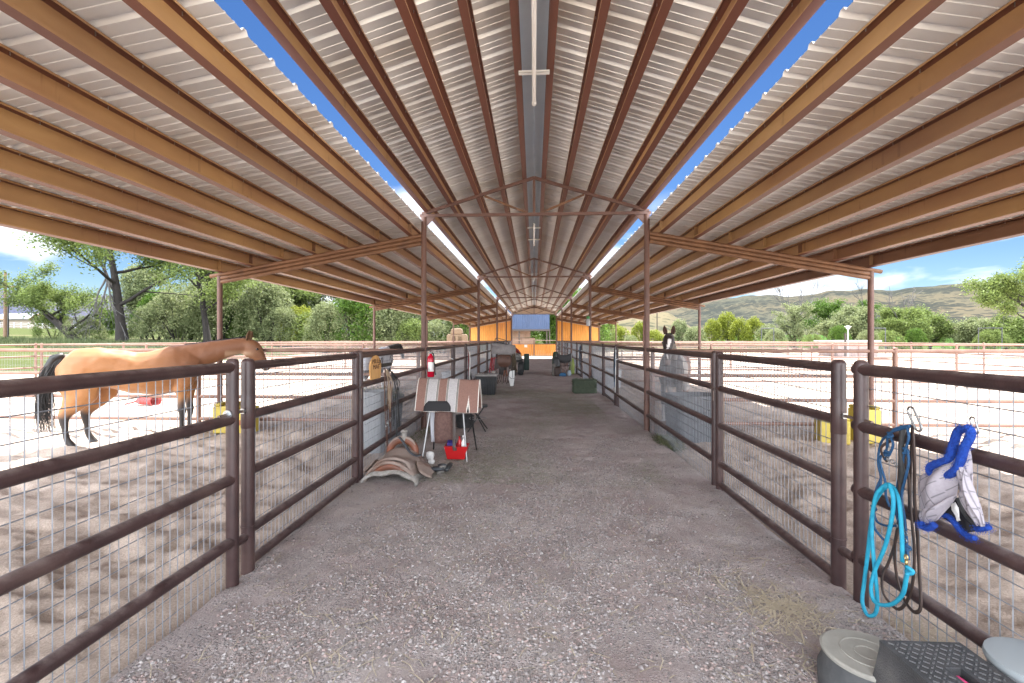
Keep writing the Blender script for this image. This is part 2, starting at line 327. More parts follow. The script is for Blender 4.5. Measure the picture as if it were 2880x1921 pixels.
b=MB(); yy=BAY*NB+0.04; b.prism([(-1.93,3.80),(1.93,3.80),(1.93,ztop(1.93)+.19),(0,ztop(0)+.19),(-1.93,ztop(1.93)+.19)],yy,yy+.01); b.build('gable_panel',M_pan,shelter)
for sd in (-1,1):
    b=MB(); b.prism([(sd*2.0,zlean(2.0)-.236),(sd*5.56,zlean(5.56)-.236),(sd*5.56,zlean(5.56)+.2),(sd*2.0,zlean(2.0)+.2)],yy+.005,yy+.012); b.build('gable_panel',M_pan,shelter)
# ---------------------------------------------------------------- strip lights under the ridge
def tube_light(y,label):
    t=thing('tube_light',label,'ceiling light',(0,y,4.3),0,'strip lights hung under the ridge')
    zc=ztop(0.1)-0.035
    b=MB(); b.tube([(0,y-1.2,zc-0.045),(0,y+1.2,zc-0.045)],0.021,12); b.build('tube',M_tubelit,t,auto=40)
    b=MB(); b.lathe([(0.02,-0.03),(0.026,-0.02),(0.026,0.03),(0.015,0.05),(0.006,0.055)],(0,y+1.18,zc-0.045),12,rot=R('X',-90)); b.lathe([(0.02,-0.03),(0.026,-0.02),(0.026,0.03),(0.015,0.05),(0.006,0.055)],(0,y-1.18,zc-0.045),12,rot=R('X',90)); b.build('end_cap',M_white,t,auto=40)
    for dy in (-0.66,0.66):
        b=MB(); b.box((0,y+dy,zc-0.012),(0.32,0.045,0.006)); b.box((0,y+dy-0.02,zc-0.002),(0.32,0.005,0.022)); b.box((0,y+dy+0.02,zc-0.002),(0.32,0.005,0.022)); b.build('cross_bar',M_white,t)
for i,(y,l) in enumerate(((4.05,'nearest white strip light hanging under the ridge above the aisle'),(11.95,'second white strip light under the ridge, just beyond the first truss'),(19.9,'third strip light under the ridge, between the second and third trusses'),(27.8,'fourth strip light from the camera under the ridge'),(35.7,'farthest strip light under the ridge, before the end wall'))): tube_light(y,l)
# ================================================================ PIPE FENCES
def wires(b,p0,p1,z0,z1,sv=0.0508,sh=0.102,r=0.0029,wob=0.0):
    # welded wire mesh between two plan points
    p0=Vector((p0[0],p0[1],0)); p1=Vector((p1[0],p1[1],0)); L=(p1-p0).length; d=(p1-p0)/L; nrm=Vector((-d.y,d.x,0))
    k=0; n=int(L/sv)
    for i in range(n+1):
        q=p0+d*(i*sv+0.01+rnd(-.002,.002)); q2=q+d*rnd(-.003,.003)+nrm*rnd(-.002,.002)
        b.tube([(q.x,q.y,z0),(q2.x,q2.y,z1)],r,4,cap=False)
    z=z0
    while z<=z1:
        pts=[]; m=max(2,int(L/0.9))
        for j in range(m+1):
            q=p0+d*(L*j/m)+nrm*0.004; pts.append((q.x,q.y,z+(rnd(-.004,.004) if 0<j<m else 0)))
        b.tube(pts,r,4,cap=False); z+=sh
def cap_pipe(b,x,y,z0,z1,r,n=16):
    b.lathe([(r,z0),(r,z1-r*0.7),(r*0.96,z1-r*0.45),(r*0.8,z1-r*0.2),(r*0.45,z1-0.02*r),(0.01,z1)],(x,y,0),n,cap1=True)
RZ4=[1.42,1.085,0.70,0.30]; RZ5=[1.42,1.085,0.70,0.30,0.085]
def corridor_fence(sd,ya,yb,label,posts,rr=0.034,first=False):
    t=thing('pipe_fence',label,'fence',(sd*1.94,ya,0),0,'pipe fence sections along the aisle')
    for z in RZ4:
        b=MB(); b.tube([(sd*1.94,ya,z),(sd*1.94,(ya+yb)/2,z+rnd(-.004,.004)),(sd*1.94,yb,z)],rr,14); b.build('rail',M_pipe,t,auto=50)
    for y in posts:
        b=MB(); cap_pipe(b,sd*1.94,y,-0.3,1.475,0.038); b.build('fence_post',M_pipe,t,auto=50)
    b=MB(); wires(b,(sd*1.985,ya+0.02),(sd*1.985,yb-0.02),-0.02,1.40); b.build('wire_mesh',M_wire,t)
    return t
def gate(sd,ya,yb,label):
    t=thing('pipe_gate',label,'gate',(sd*1.94,ya,0),0,'pipe gates along the aisle')
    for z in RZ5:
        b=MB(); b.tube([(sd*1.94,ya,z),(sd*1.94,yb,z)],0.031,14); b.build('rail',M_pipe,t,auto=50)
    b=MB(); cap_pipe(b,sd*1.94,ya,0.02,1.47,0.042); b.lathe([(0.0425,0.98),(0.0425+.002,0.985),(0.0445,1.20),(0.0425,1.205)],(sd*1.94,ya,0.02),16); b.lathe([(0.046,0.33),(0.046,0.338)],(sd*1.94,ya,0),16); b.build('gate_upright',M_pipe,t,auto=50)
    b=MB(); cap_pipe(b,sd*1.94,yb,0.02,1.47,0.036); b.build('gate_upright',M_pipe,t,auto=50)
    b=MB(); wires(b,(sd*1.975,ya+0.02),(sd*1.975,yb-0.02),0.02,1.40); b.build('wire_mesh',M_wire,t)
    b=MB(); yh=ya-0.16 
    b.tube([(sd*1.94,ya-0.05,1.12),(sd*1.94,yh-0.13,1.12)],0.010,10); b.build('hinge_bolt',M_chain,t)
    b=MB(); b.lathe([(0.030,0),(0.030,0.006)],(sd*1.94,yh-0.047,1.12),14,rot=R('X',90)); b.lathe([(0.021,0),(0.021,0.018)],(sd*1.94,yh-0.053,1.12),6,rot=R('X',90)); b.lathe([(0.02,0),(0.02,0.014)],(sd*1.94,ya-0.048,1.12),6,rot=R('X',90)); b.build('hinge_nut',M_bolt,t,auto=30)
    b=MB(); b.tube([(sd*1.94,ya-0.16,0.27),(sd*1.94,ya,0.27)],0.028,12); b.build('bottom_hinge',M_pipe,t,auto=50)
    # chain looped round both uprights
    b=MB()
    for k in range(14):
        a=2*PI*k/14; c=Vector((sd*1.94+0.055*math.sin(a),yb+0.055+0.11*math.cos(a),1.08+0.006*math.sin(3*a)))
        ring=[c+Vector((0.005*math.cos(u)*math.cos(a) ,0.024*math.cos(u)*-math.sin(a) if False else 0.022*math.cos(u),0.010*math.sin(u))) for u in [2*PI*j/8 for j in range(8)]]
        b.tube(ring,0.0035,5,closed=True)
    for k in range(3):
        c=Vector((sd*1.89,yb+0.04,1.04-k*0.035)); b.tube([c+Vector((0.0,0.008*math.cos(u),0.02*math.sin(u))) for u in [2*PI*j/8 for j in range(8)]],0.0035,5,closed=True)
    b.build('chain',M_chain,t)
    return t
random.seed(1)
sname={-1:'left',1:'right'}
ordn=['first','second','third','fourth','fifth']
for sd in (-1,1):
    s=sname[sd]
    corridor_fence(sd,-1.6,2.84,'near end of the %s aisle fence, wire mesh and pipe rails running past the camera'%s,[2.84,0.2] if sd<0 else [2.80,0.2])
    for k in range(5):
        g0=3.0+BAY*k; g1=g0+1.86; 
        gate(sd,g0,g1,'%s pipe and wire mesh gate on the %s side of the aisle'%(ordn[k],s))
        f0=g1+0.12; f1=g0+BAY-0.16 if k<4 else BAY*5
        corridor_fence(sd,f0,f1,'fixed pipe and mesh fence on the %s of the aisle past the %s gate'%(s,ordn[k]),[f0]+([f1] if k<4 else []))
# pen cross fences and the outer fences
def plain_fence(p0,p1,label,np,rz=(1.40,0.98,0.57,0.17),mesh=True,group='cross fences between the horse pens',r=0.03,mat_=None,sv=0.0508):
    t=thing('pen_fence',label,'fence',(p0[0],p0[1],0),0,group)
    for z in rz:
        b=MB(); b.tube([(p0[0],p0[1],z),(p1[0],p1[1],z)],r,10); b.build('rail',mat_ or M_pipe_dry,t,auto=50)
    for i in range(np):
        u=i/(np-1) if np>1 else 0; u=0.0+u; b=MB(); cap_pipe(b,p0[0]+(p1[0]-p0[0])*u,p0[1]+(p1[1]-p0[1])*u,-0.3,rz[0]+0.06,r*1.25,10); b.build('fence_post',mat_ or M_pipe_dry,t,auto=50)
    if mesh:
        b=MB(); wires(b,(p0[0],p0[1]+0.04),(p1[0],p1[1]+0.04),0.0,rz[0],sv=sv,r=0.0018); b.build('wire_mesh',M_wire,t)
    return t
M_pipe_dry=mat('sun_dried_pipe_paint',(0.15,0.075,0.055),rough=0.6,col2=(0.25,0.15,0.11),scale=4,contrast=0.8,bump=0.1)
for sd in (-1,1):
    s=sname[sd]
    for n in range(1,5):
        y=BAY*n
        plain_fence((sd*2.03,y),(sd*18.0,y),'%s cross fence between the horse pens on the %s'%(ordn[n-1],s),5,mesh=True,sv=0.0508 if n<3 else 0.1016)
    plain_fence((sd*18.1,-2),(sd*18.1,44),'long outer pipe fence closing the pens on the %s'%s,14,mesh=False,group='outer fences of the pens')
    plain_fence((sd*2.1,BAY*5+0.1),(sd*18,BAY*5+0.1),'far cross fence of the %s pens below the orange end wall'%s,6,mesh=False)
# wooden double gate at the end of the aisle
random.seed(3)
for sd,l in ((-1,'left leaf of the orange board gate closing the aisle, paper notice on it'),(1,'right leaf of the orange board gate closing the aisle')):
    yg=BAY*5+1.4; t=thing('board_gate',l,'gate',(sd*1.0,yg,0),0,'orange board gates at the end of the aisle')
    b=MB(); x=0.05
    while x<1.92:
        b.box((sd*(x+0.09),yg+rnd(0,.004),0.63),(0.176,0.025,1.0)); x+=0.188
    b.build('board_panel',M_board,t)
    b=MB(); b.box((sd*1.0,yg,0.1),(1.98,0.05,0.06)); b.box((sd*1.0,yg,1.17),(1.98,0.05,0.05)); b.tube([(sd*0.03,yg,1.48),(sd*1.98,yg,1.48)],0.025,8); b.box((sd*0.03,yg,0.8),(0.05,0.05,1.42)); b.box((sd*1.97,yg,0.8),(0.05,0.05,1.42)); b.build('gate_frame',M_pipe_dry,t)
    if sd<0:
        b=MB(); b.box((-0.74,yg-0.03,0.99),(0.26,0.004,0.24)); b.build('notice',M_white,t)
# ================================================================ GROUND
def fbm(x,y,s,o=3,z=0.0):
    v=0;a=1;t=0
    for i in range(o):
        v+=a*noise.noise(Vector((x*s,y*s,z+i*7.3))); t+=a; a*=0.5; s*=2.1
    return v/t
def ground_mat(name,c1,c2,c3,vs,fine,bump,straw=None,dirt=None,bd=0.02):
    m=bpy.data.materials.new(name); m.use_nodes=True; t=m.node_tree; b=t.nodes['Principled BSDF']; b.inputs['Roughness'].default_value=0.95; b.inputs['Specular IOR Level'].default_value=0.15
    tcn=N(t,'ShaderNodeTexCoord'); P=tcn.outputs['Object']
    def nz(s,d=8,r=0.65,dist=0):
        n=N(t,'ShaderNodeTexNoise'); n.inputs['Scale'].default_value=s; n.inputs['Detail'].default_value=d; n.inputs['Roughness'].default_value=r; n.inputs['Distortion'].default_value=dist; t.links.new(P,n.inputs['Vector']); return n
    n1=nz(1.7,9); r1=N(t,'ShaderNodeValToRGB'); r1.color_ramp.elements[0].position=0.35; r1.color_ramp.elements[1].position=0.65
    r1.color_ramp.elements[0].color=(*c1,1); r1.color_ramp.elements[1].color=(*c2,1); t.links.new(n1.outputs['Fac'],r1.inputs[0])
    n2=nz(fine,5,0.8); mr=N(t,'ShaderNodeMapRange'); mr.inputs[1].default_value=0.3; mr.inputs[2].default_value=0.7; mr.inputs[3].default_value=0.62; mr.inputs[4].default_value=1.32; t.links.new(n2.outputs['Fac'],mr.inputs[0])
    sc_=N(t,'ShaderNodeVectorMath',operation='SCALE'); t.links.new(r1.outputs[0],sc_.inputs[0]); t.links.new(mr.outputs[0],sc_.inputs['Scale']); last=sc_.outputs[0]
    h=n2.outputs['Fac']
    if vs:
        vo=N(t,'ShaderNodeTexVoronoi'); vo.inputs['Scale'].default_value=vs; vo.inputs['Randomness'].default_value=1; t.links.new(P,vo.inputs['Vector'])
        # pebbles: only where a mask allows, each with its own tone
        ms=nz(2.2,5); mk=N(t,'ShaderNodeMapRange'); mk.inputs[1].default_value=0.38; mk.inputs[2].default_value=0.55; t.links.new(ms.outputs['Fac'],mk.inputs[0])
        dm=N(t,'ShaderNodeMapRange'); dm.inputs[1].default_value=0.45; dm.inputs[2].default_value=0.25; t.links.new(vo.outputs['Distance'],dm.inputs[0])
        mu=N(t,'ShaderNodeMath',operation='MULTIPLY'); t.links.new(dm.outputs[0],mu.inputs[0]); t.links.new(mk.outputs[0],mu.inputs[1])
        sx=N(t,'ShaderNodeSeparateXYZ'); t.links.new(vo.outputs['Color'],sx.inputs[0])
        pr=N(t,'ShaderNodeValToRGB'); pr.color_ramp.elements[0].color=(c3[0]*0.35,c3[1]*0.35,c3[2]*0.36,1); pr.color_ramp.elements[1].color=(c3[0]*1.3,c3[1]*1.3,c3[2]*1.3,1); t.links.new(sx.outputs[0],pr.inputs[0])
        mm=N(t,'ShaderNodeMix',data_type='RGBA'); t.links.new(mu.outputs[0],mm.inputs[0]); t.links.new(last,mm.inputs[6]); t.links.new(pr.outputs[0],mm.inputs[7]); last=mm.outputs[2]
        ad=N(t,'ShaderNodeMath',operation='ADD'); t.links.new(n2.outputs['Fac'],ad.inputs[0]); t.links.new(mu.outputs[0],ad.inputs[1]); h=ad.outputs[0]
    if straw:
        n4=nz(0.55,7,0.7,0.5); s4=N(t,'ShaderNodeMapRange'); s4.inputs[1].default_value=0.5; s4.inputs[2].default_value=0.68; s4.inputs[4].default_value=0.45; t.links.new(n4.outputs['Fac'],s4.inputs[0])
        m4=N(t,'ShaderNodeMix',data_type='RGBA'); t.links.new(s4.outputs[0],m4.inputs[0]); t.links.new(last,m4.inputs[6]); m4.inputs[7].default_value=(*straw,1); last=m4.outputs[2]
    t.links.new(last,b.inputs['Base Color'])
    bp=N(t,'ShaderNodeBump'); bp.inputs['Strength'].default_value=bump; bp.inputs['Distance'].default_value=bd; t.links.new(h,bp.inputs['Height']); t.links.new(bp.outputs[0],b.inputs['Normal'])
    return m
M_gravel=ground_mat('aisle_gravel_dirt',(0.41,0.322,0.308),(0.56,0.495,0.478),(0.46,0.43,0.425),70,110,1.0,straw=(0.43,0.40,0.34))
M_sand=ground_mat('pen_sand',(0.36,0.285,0.235),(0.54,0.44,0.37),(0.4,0.33,0.27),0,70,0.8)
M_dirt=ground_mat('dry_yard_dirt',(0.5,0.42,0.33),(0.60,0.52,0.42),(0.4,0.36,0.3),6,8,0.5)
M_grassg=mat('meadow_grass',(0.030,0.045,0.012),rough=1,col2=(0.075,0.085,0.03),scale=0.35,detail=10,contrast=1.0,bump=0.8,bscale=3,bdist=0.2,col3=(0.13,0.115,0.065),scale3=0.12,lo3=0.55,hi3=0.68,spec=0.1)
M_field=mat('irrigated_green_field',(0.022,0.07,0.005),rough=1,col2=(0.034,0.095,0.008),scale=0.05,detail=4,spec=0.1)
def axis(pts):
    out=[]
    for a,b_,st in pts:
        n=max(1,int(round((b_-a)/st))); out+=[a+(b_-a)*i/n for i in range(n)]
    out.append(pts[-1][1]); return out
def gridmesh(name,xs,ys,fn,mat_,kind='structure',smooth=True):
    b=MB(); rows=[[(x,y,fn(x,y)) for x in xs] for y in ys]; b.loft(rows,closed=False); b.f=[tuple(reversed(f)) for f in b.f]
    o=b.build(name,mat_,smooth=smooth); tag(o,kind=kind); return o
def aisle_z(x,y):
    dv,_p=noise.voronoi(Vector((x*2.1,y*1.7,3))); mk=ss(0.0,0.3,noise.noise(Vector((x*.7,y*.5,12)))+.1)
    z=0.012+0.018*fbm(x,y,0.9)+0.016*fbm(x,y,4.0,2)+0.007*noise.noise(Vector((x*15,y*15,1)))-0.028*mk*max(0,1-dv[0]*3.2)+0.010*mk*math.exp(-((dv[0]-.36)/.07)**2)
    z+=0.05*ss(1.35,1.9,abs(x))*(0.55+0.45*noise.noise(Vector((x,y*0.9,3)))) - 0.07*ss(1.93,2.02,abs(x))
    return z
def pen_z(x,y):
    ax=abs(x); h=fbm(x,y,0.8,2)*0.03
    n=noise.noise(Vector((x*2.6,y*3.3,5))); n2=noise.noise(Vector((x*5.2,y*6.4,9)))
    dist,pt=noise.voronoi(Vector((x*2.9,y*3.1,0)))
    d0=dist[0]; rk=0.5+0.5*noise.noise(Vector((pt[0].x*3.1,pt[0].y*2.7,1)))
    h+=0.070*n+0.030*n2-0.035*abs(noise.noise(Vector((x*4.1,y*4.6,3))))-0.085*rk*ss(.34,.12,d0)+0.022*rk*math.exp(-((d0-.38)/.06)**2)+0.012*noise.noise(Vector((x*13,y*13,2)))+0.006*noise.noise(Vector((x*27,y*27,5)))
    e=ss(1.96,2.5,ax); g=ss(17.0,18.5,ax)
    return (0.012+h*0.95)*e*(1-0.6*g)-0.03*(1-ss(1.96,2.02,ax))
xs=axis([(-2.02,2.02,0.045)]); ys=axis([(-2.5,1.0,0.25),(1.0,9.0,0.045),(9.0,20,0.1),(20,41.5,0.3)])
gridmesh('aisle',xs,ys,aisle_z,M_gravel)
pl=axis([(1.96,4.6,0.032),(4.6,7.5,0.06),(7.5,12,0.13),(12,21,0.35)]); yp=axis([(-2.5,0.6,0.3),(0.6,5.0,0.035),(5.0,9.5,0.06),(9.5,16,0.12),(16,44,0.4)])
gridmesh('pen_sand',[-x for x in reversed(pl)],yp,pen_z,M_sand)
gridmesh('pen_sand',pl,yp,pen_z,M_sand)
def terr(x,y):
    r=math.hypot(x,y); z=-0.035
    if x<-19: # grassy rise on the left
        z+=1.25*ss(19,31,-x)+0.021*max(0,-x-31)+0.12*fbm(x,y,0.25,3)*ss(20,26,-x)
    if x>-19:
        z+=0.06*fbm(x,y,0.2)*ss(21,30,abs(x))*1.0
    z+=1.1*ss(70,110,y)*(1 if x<60 else 1)
    if x>60: z+=0.018*max(0,r-95)*ss(60,90,x)
    return z
gx=axis([(-900,-200,60),(-200,-60,8),(-60,-17,1.2),(-17,17,3),(17,60,3),(60,240,8),(240,900,60)]); gy=axis([(-60,-4,8),(-4,60,2.2),(60,200,8),(200,1200,70)])
def gterr(x,y): return terr(x,y) if not(abs(x)<17 and y<42) else -0.12
gr=gridmesh('ground',gx,gy,gterr,[M_dirt,M_grassg,M_field])
for p in gr.data.polygons:
    c=p.center; n=noise.noise(Vector((c.x*0.12,c.y*0.12,0)))*3
    if c.x<-21.5+n*0.5: p.material_index=1
    elif c.y>66+n and c.x<40: p.material_index=1
    elif c.x>52 and (math.hypot(c.x,c.y)>80): p.material_index=2 if math.hypot(c.x,c.y)>105 else 1
    elif c.x>25 and c.y>75: p.material_index=1
# ---------------------------------------------------------------- hills
def hill_mat(name,ca,cb_,cs,spots,sc1):
    m=bpy.data.materials.new(name); m.use_nodes=True; t=m.node_tree; b=t.nodes['Principled BSDF']; b.inputs['Roughness'].default_value=1; b.inputs['Specular IOR Level'].default_value=0.05
    g=N(t,'ShaderNodeTexCoord'); P=g.outputs['Object']
    n1=N(t,'ShaderNodeTexNoise'); n1.inputs['Scale'].default_value=sc1; n1.inputs['Detail'].default_value=8; t.links.new(P,n1.inputs['Vector'])
    r=N(t,'ShaderNodeValToRGB'); r.color_ramp.elements[0].position=0.4; r.color_ramp.elements[1].position=0.6; r.color_ramp.elements[0].color=(*ca,1); r.color_ramp.elements[1].color=(*cb_,1); t.links.new(n1.outputs['Fac'],r.inputs[0]); last=r.outputs[0]
    if spots:
        vo=N(t,'ShaderNodeTexVoronoi'); vo.inputs['Scale'].default_value=spots; t.links.new(P,vo.inputs['Vector'])
        n2=N(t,'ShaderNodeTexNoise'); n2.inputs['Scale'].default_value=sc1*1.6; n2.inputs['Detail'].default_value=5; t.links.new(P,n2.inputs['Vector'])
        th=N(t,'ShaderNodeMapRange'); th.inputs[1].default_value=0.4; th.inputs[2].default_value=0.62; th.inputs[3].default_value=0.26; th.inputs[4].default_value=0.72; t.links.new(n2.outputs['Fac'],th.inputs[0])
        lt=N(t,'ShaderNodeMath',operation='LESS_THAN'); t.links.new(vo.outputs['Distance'],lt.inputs[0]); t.links.new(th.outputs[0],lt.inputs[1])
        mm=N(t,'ShaderNodeMix',data_type='RGBA'); mu=N(t,'ShaderNodeMath',operation='MULTIPLY'); mu.inputs[1].default_value=0.85; t.links.new(lt.outputs[0],mu.inputs[0]); t.links.new(mu.outputs[0],mm.inputs[0]); t.links.new(last,mm.inputs[6]); mm.inputs[7].default_value=(*cs,1); last=mm.outputs[2]
    t.links.new(last,b.inputs['Base Color']); return m
M_hill=hill_mat('sagebrush_hillside',(0.070,0.060,0.040),(0.046,0.047,0.035),(0.015,0.019,0.018),0.22,0.012)
M_hill2=hill_mat('low_tan_hill',(0.10,0.085,0.052),(0.08,0.072,0.045),(0.03,0.034,0.022),0.2,0.02)  # lighter tan ground of the low near hill
M_hill3=hill_mat('hazy_blue_ridge',(0.065,0.06,0.07),(0.045,0.05,0.08),(0.1,0.1,0.12),0,0.002)  # distance haze painted into the blue-purple base colour
def hill(name,th0,th1,prof,d0,d1,dback,mat_,seed,rough=0.12,label=None,n=150,m=26):
    # prof: list of (pixel x, pixel y of skyline) turned into real heights at distance d1
    def sky(th):
        px=1440+FPX*math.tan(th-0) ; 
        for (a,ya),(b_,yb) in zip(prof,prof[1:]):
            if a<=px<=b_: u=(px-a)/(b_-a); u=u*u*(3-2*u); return ya+(yb-ya)*u
        return prof[0][1] if px<prof[0][0] else prof[-1][1]
    rows=[]
    for j in range(m+1):
        u=j/m; d=d0+(d1-d0)*u if u<=1 else 0
        row=[]
        for i in range(n+1):
            th=th0+(th1-th0)*i/n; H=(954-sky(th))/FPX*d1*math.cos(th)
            X=math.sin(th)*d; Y=math.cos(th)*d; ca,sa=math.cos(YAW),math.sin(YAW); Xw=X*ca-Y*sa; Yw=X*sa+Y*ca
            sh=ss(0,1,u)**0.8
            rid=noise.noise(Vector((th*28+seed,u*1.2,seed)))*0.55+noise.noise(Vector((th*60+seed+u*4,u*3,seed+3)))*0.3+noise.noise(Vector((th*140,u*9,seed+5)))*0.12
            z=1.6+H*sh*(1+rid*rough*4*(1-u)*1.1*(u**0.3))
            if j==0: z=-2
            row.append((Xw,Yw,z))
        rows.append(row)
    back=[(x*(dback/d1),y*(dback/d1),z*0.3) for x,y,z in rows[-1]]; rows.append(back)
    b=MB(); b.loft(rows,closed=False); b.f=[tuple(reversed(f)) for f in b.f]; o=b.build(name,mat_,smooth=True); tag(o,kind='structure'); return o
hill('hills',math.atan((1560-1440)/FPX),math.atan((3400-1440)/FPX),[(1560,925),(1750,900),(1860,872),(1950,858),(2050,845),(2120,838),(2230,841),(2350,825),(2480,824),(2600,815),(2700,806),(2790,804),(2900,808),(3100,815),(3500,860)],190,620,900,M_hill,2.0,0.075,n=260,m=60)
hill('hills',math.atan((1500-1440)/FPX),math.atan((2100-1440)/FPX),[(1500,935),(1680,888),(1800,868),(1870,880),(1950,918),(2010,934),(2100,950)],170,330,420,M_hill2,7.0,0.05,n=80,m=20)
hill('hills',-1.42,math.atan((1500-1440)/FPX),[(-7000,890),(-3000,820),(-900,800),(-300,815),(0,824),(60,830),(300,838),(520,868),(800,900),(1100,915),(1500,940)],900,3200,4200,M_hill3,4.0,0.05,n=170,m=24)
# ================================================================ HORSES
def ring(c,ax,lat,hh,hw,n=18,egg=0.0,sq=1.0):
    # ellipse in the plane of ax (up-ish) and lat
    out=[]
    for k in range(n):
        a=2*PI*k/n; ca,sa=math.cos(a),math.sin(a)
        w_=hw*(1-egg*ca)
        out.append(tuple(Vector(c)+ax*(hh*math.copysign(abs(ca)**sq,ca))+lat*(w_*math.copysign(abs(sa)**sq,sa))))
    return out
def path_loft(b,P,n=18,lat=Vector((0,1,0)),egg=0.0,end=True):
    # P: (s,t,z,half height,half width); rings perpendicular to the path
    C=[Vector(p[:3]) for p in P]; rings=[]
    for i,p in enumerate(P):
        t=(C[min(i+1,len(C)-1)]-C[max(i-1,0)]).normalized(); l=(lat-t*lat.dot(t)).normalized(); u=t.cross(l)*-1
        if u.z<0 and abs(t.z)<0.9: u=-u
        if abs(t.z)>=0.9: u=Vector((1,0,0))-t*t.x; u.normalize()
        if i and u.dot(pu)<0: u=-u
        pu=u; rings.append(ring(C[i],u,l,p[3],p[4],n,egg))
    b.loft(rings)
def horse_mesh(pose,vox=0.021):
    parts=[]
    def new(): b=MB(); parts.append(b); return b
    T=[(-0.86,0,1.24,.10,.07),(-0.83,0,1.22,.19,.15),(-0.75,0,1.20,.26,.22),(-0.6,0,1.18,.30,.272),(-0.42,0,1.18,.305,.28),(-0.2,0,1.14,.305,.265),(0.0,0,1.085,.325,.275),(0.2,0,1.07,.345,.28),(0.4,0,1.10,.375,.262),(0.56,0,1.145,.365,.24),(0.70,0,1.15,.30,.215),(0.82,0,1.13,.21,.17),(0.88,0,1.11,.11,.09)]
    path_loft(new(),T,20)
    path_loft(new(),pose['neck'],18)
    path_loft(new(),pose['head'],16,egg=pose.get('egg',0.12))
    if 'jaw' in pose:
        for sgn in (1,-1):
            b=new(); c=Vector(pose['jaw']); b.lathe([(0.015,-.075),(0.055,-.055),(0.078,0),(0.055,.055),(0.015,.075)],(c.x,c.y+sgn*0.038,c.z),12,rot=R('Y',-35),sx=1.0,sy=0.42)
    # haunch and shoulder masses
    for sgn in (1,-1):
        b=new(); path_loft(b,[(-0.60,sgn*.11,1.36,.08,.07),(-0.60,sgn*.15,1.22,.22,.12),(-0.61,sgn*.165,1.05,.24,.125),(-0.60,sgn*.165,0.90,.19,.105),(-0.60,sgn*.16,0.78,.13,.08)],14,lat=Vector((0,1,0)))
        b=new(); path_loft(b,[(0.56,sgn*.10,1.36,.09,.05),(0.60,sgn*.15,1.18,.17,.075),(0.66,sgn*.165,1.0,.16,.085),(0.64,sgn*.15,0.86,.12,.075)],14)
    for leg in pose['legs']: path_loft(new(),leg,12)
    V=[];F=[]
    for p in parts:
        o=len(V); V+=p.v; F+=[tuple(i+o for i in f) for f in p.f]
    me=bpy.data.meshes.new('horse_tmp'); me.from_pydata(V,[],F); me.update(); ob=bpy.data.objects.new('tmp',me); COL.objects.link(ob)
    bm=bmesh.new(); bm.from_mesh(me); bmesh.ops.recalc_face_normals(bm,faces=bm.faces); bm.to_mesh(me); bm.free()
    m=ob.modifiers.new('r','REMESH'); m.mode='VOXEL'; m.voxel_size=vox
    s=ob.modifiers.new('s','SMOOTH'); s.factor=0.5; s.iterations=4
    dg=bpy.context.evaluated_depsgraph_get(); dg.update(); res=bpy.data.meshes.new_from_object(ob.evaluated_get(dg)); bpy.data.objects.remove(ob)
    for v in res.vertices:
        c=v.co
        if c.z>0.6 and c.x<1.1: v.co=c+v.normal*(0.010*noise.noise(c*5.5)+0.005*noise.noise(c*12))
    res.polygons.foreach_set('use_smooth',[True]*len(res.polygons)); return res
def hind(s0,t):
    return [(s0+.12,t,1.0,.26,.12),(s0+.14,t,.88,.25,.115),(s0+.13,t,.78,.215,.10),(s0+.09,t,.70,.165,.085),(s0+.04,t,.62,.125,.07),(s0-.01,t,.54,.092,.055),(s0-.035,t,.48,.076,.05),(s0-.035,t,.41,.058,.042),(s0-.02,t,.28,.040,.033),(s0-.01,t,.17,.042,.035),(s0+.015,t,.11,.046,.039),(s0+.04,t,.07,.048,.045),(s0+.055,t,.03,.06,.055),(s0+.06,t,.0,.064,.06)]
def fore(s0,t):
    return [(s0+.0,t,.92,.125,.075),(s0,t,.80,.10,.065),(s0+.0,t,.66,.066,.052),(s0+.0,t,.54,.056,.047),(s0+.01,t,.46,.060,.051),(s0+.01,t,.40,.050,.043),(s0,t,.30,.038,.033),(s0,t,.18,.040,.035),(s0+.02,t,.12,.042,.036),(s0+.04,t,.07,.048,.045),(s0+.055,t,.03,.06,.055),(s0+.06,t,.0,.064,.06)]
def eyes(t,pts,r=0.021):
    for p in pts:
        b=MB(); b.lathe([(0.001,-r),(r*.7,-r*.7),(r,0),(r*.7,r*.7),(0.001,r)],p,12); b.build('eye',M_eye,t,smooth=True,loc=(0,0,0))
def ear(t,base,tip,fwd,mt,name='ear'):
    base=Vector(base);tip=Vector(tip);d=tip-base; side=Vector(fwd).cross(d).normalized(); f=Vector(fwd).normalized()
    b=MB(); rings=[]
    for u,wd in ((0,.026),(0.2,.036),(0.45,.040),(0.7,.030),(0.9,.014),(1,.003)):
        c=base+d*u; r_=[]
        for k in range(11):
            a=-2.35+4.7*k/10; r_.append(tuple(c-f*wd*math.cos(a)*0.7+side*wd*math.sin(a)))
        rings.append(r_)
    b.loft(rings,closed=False); o=b.build(name,mt,t,smooth=True,loc=(0,0,0),solid=0.006); return o
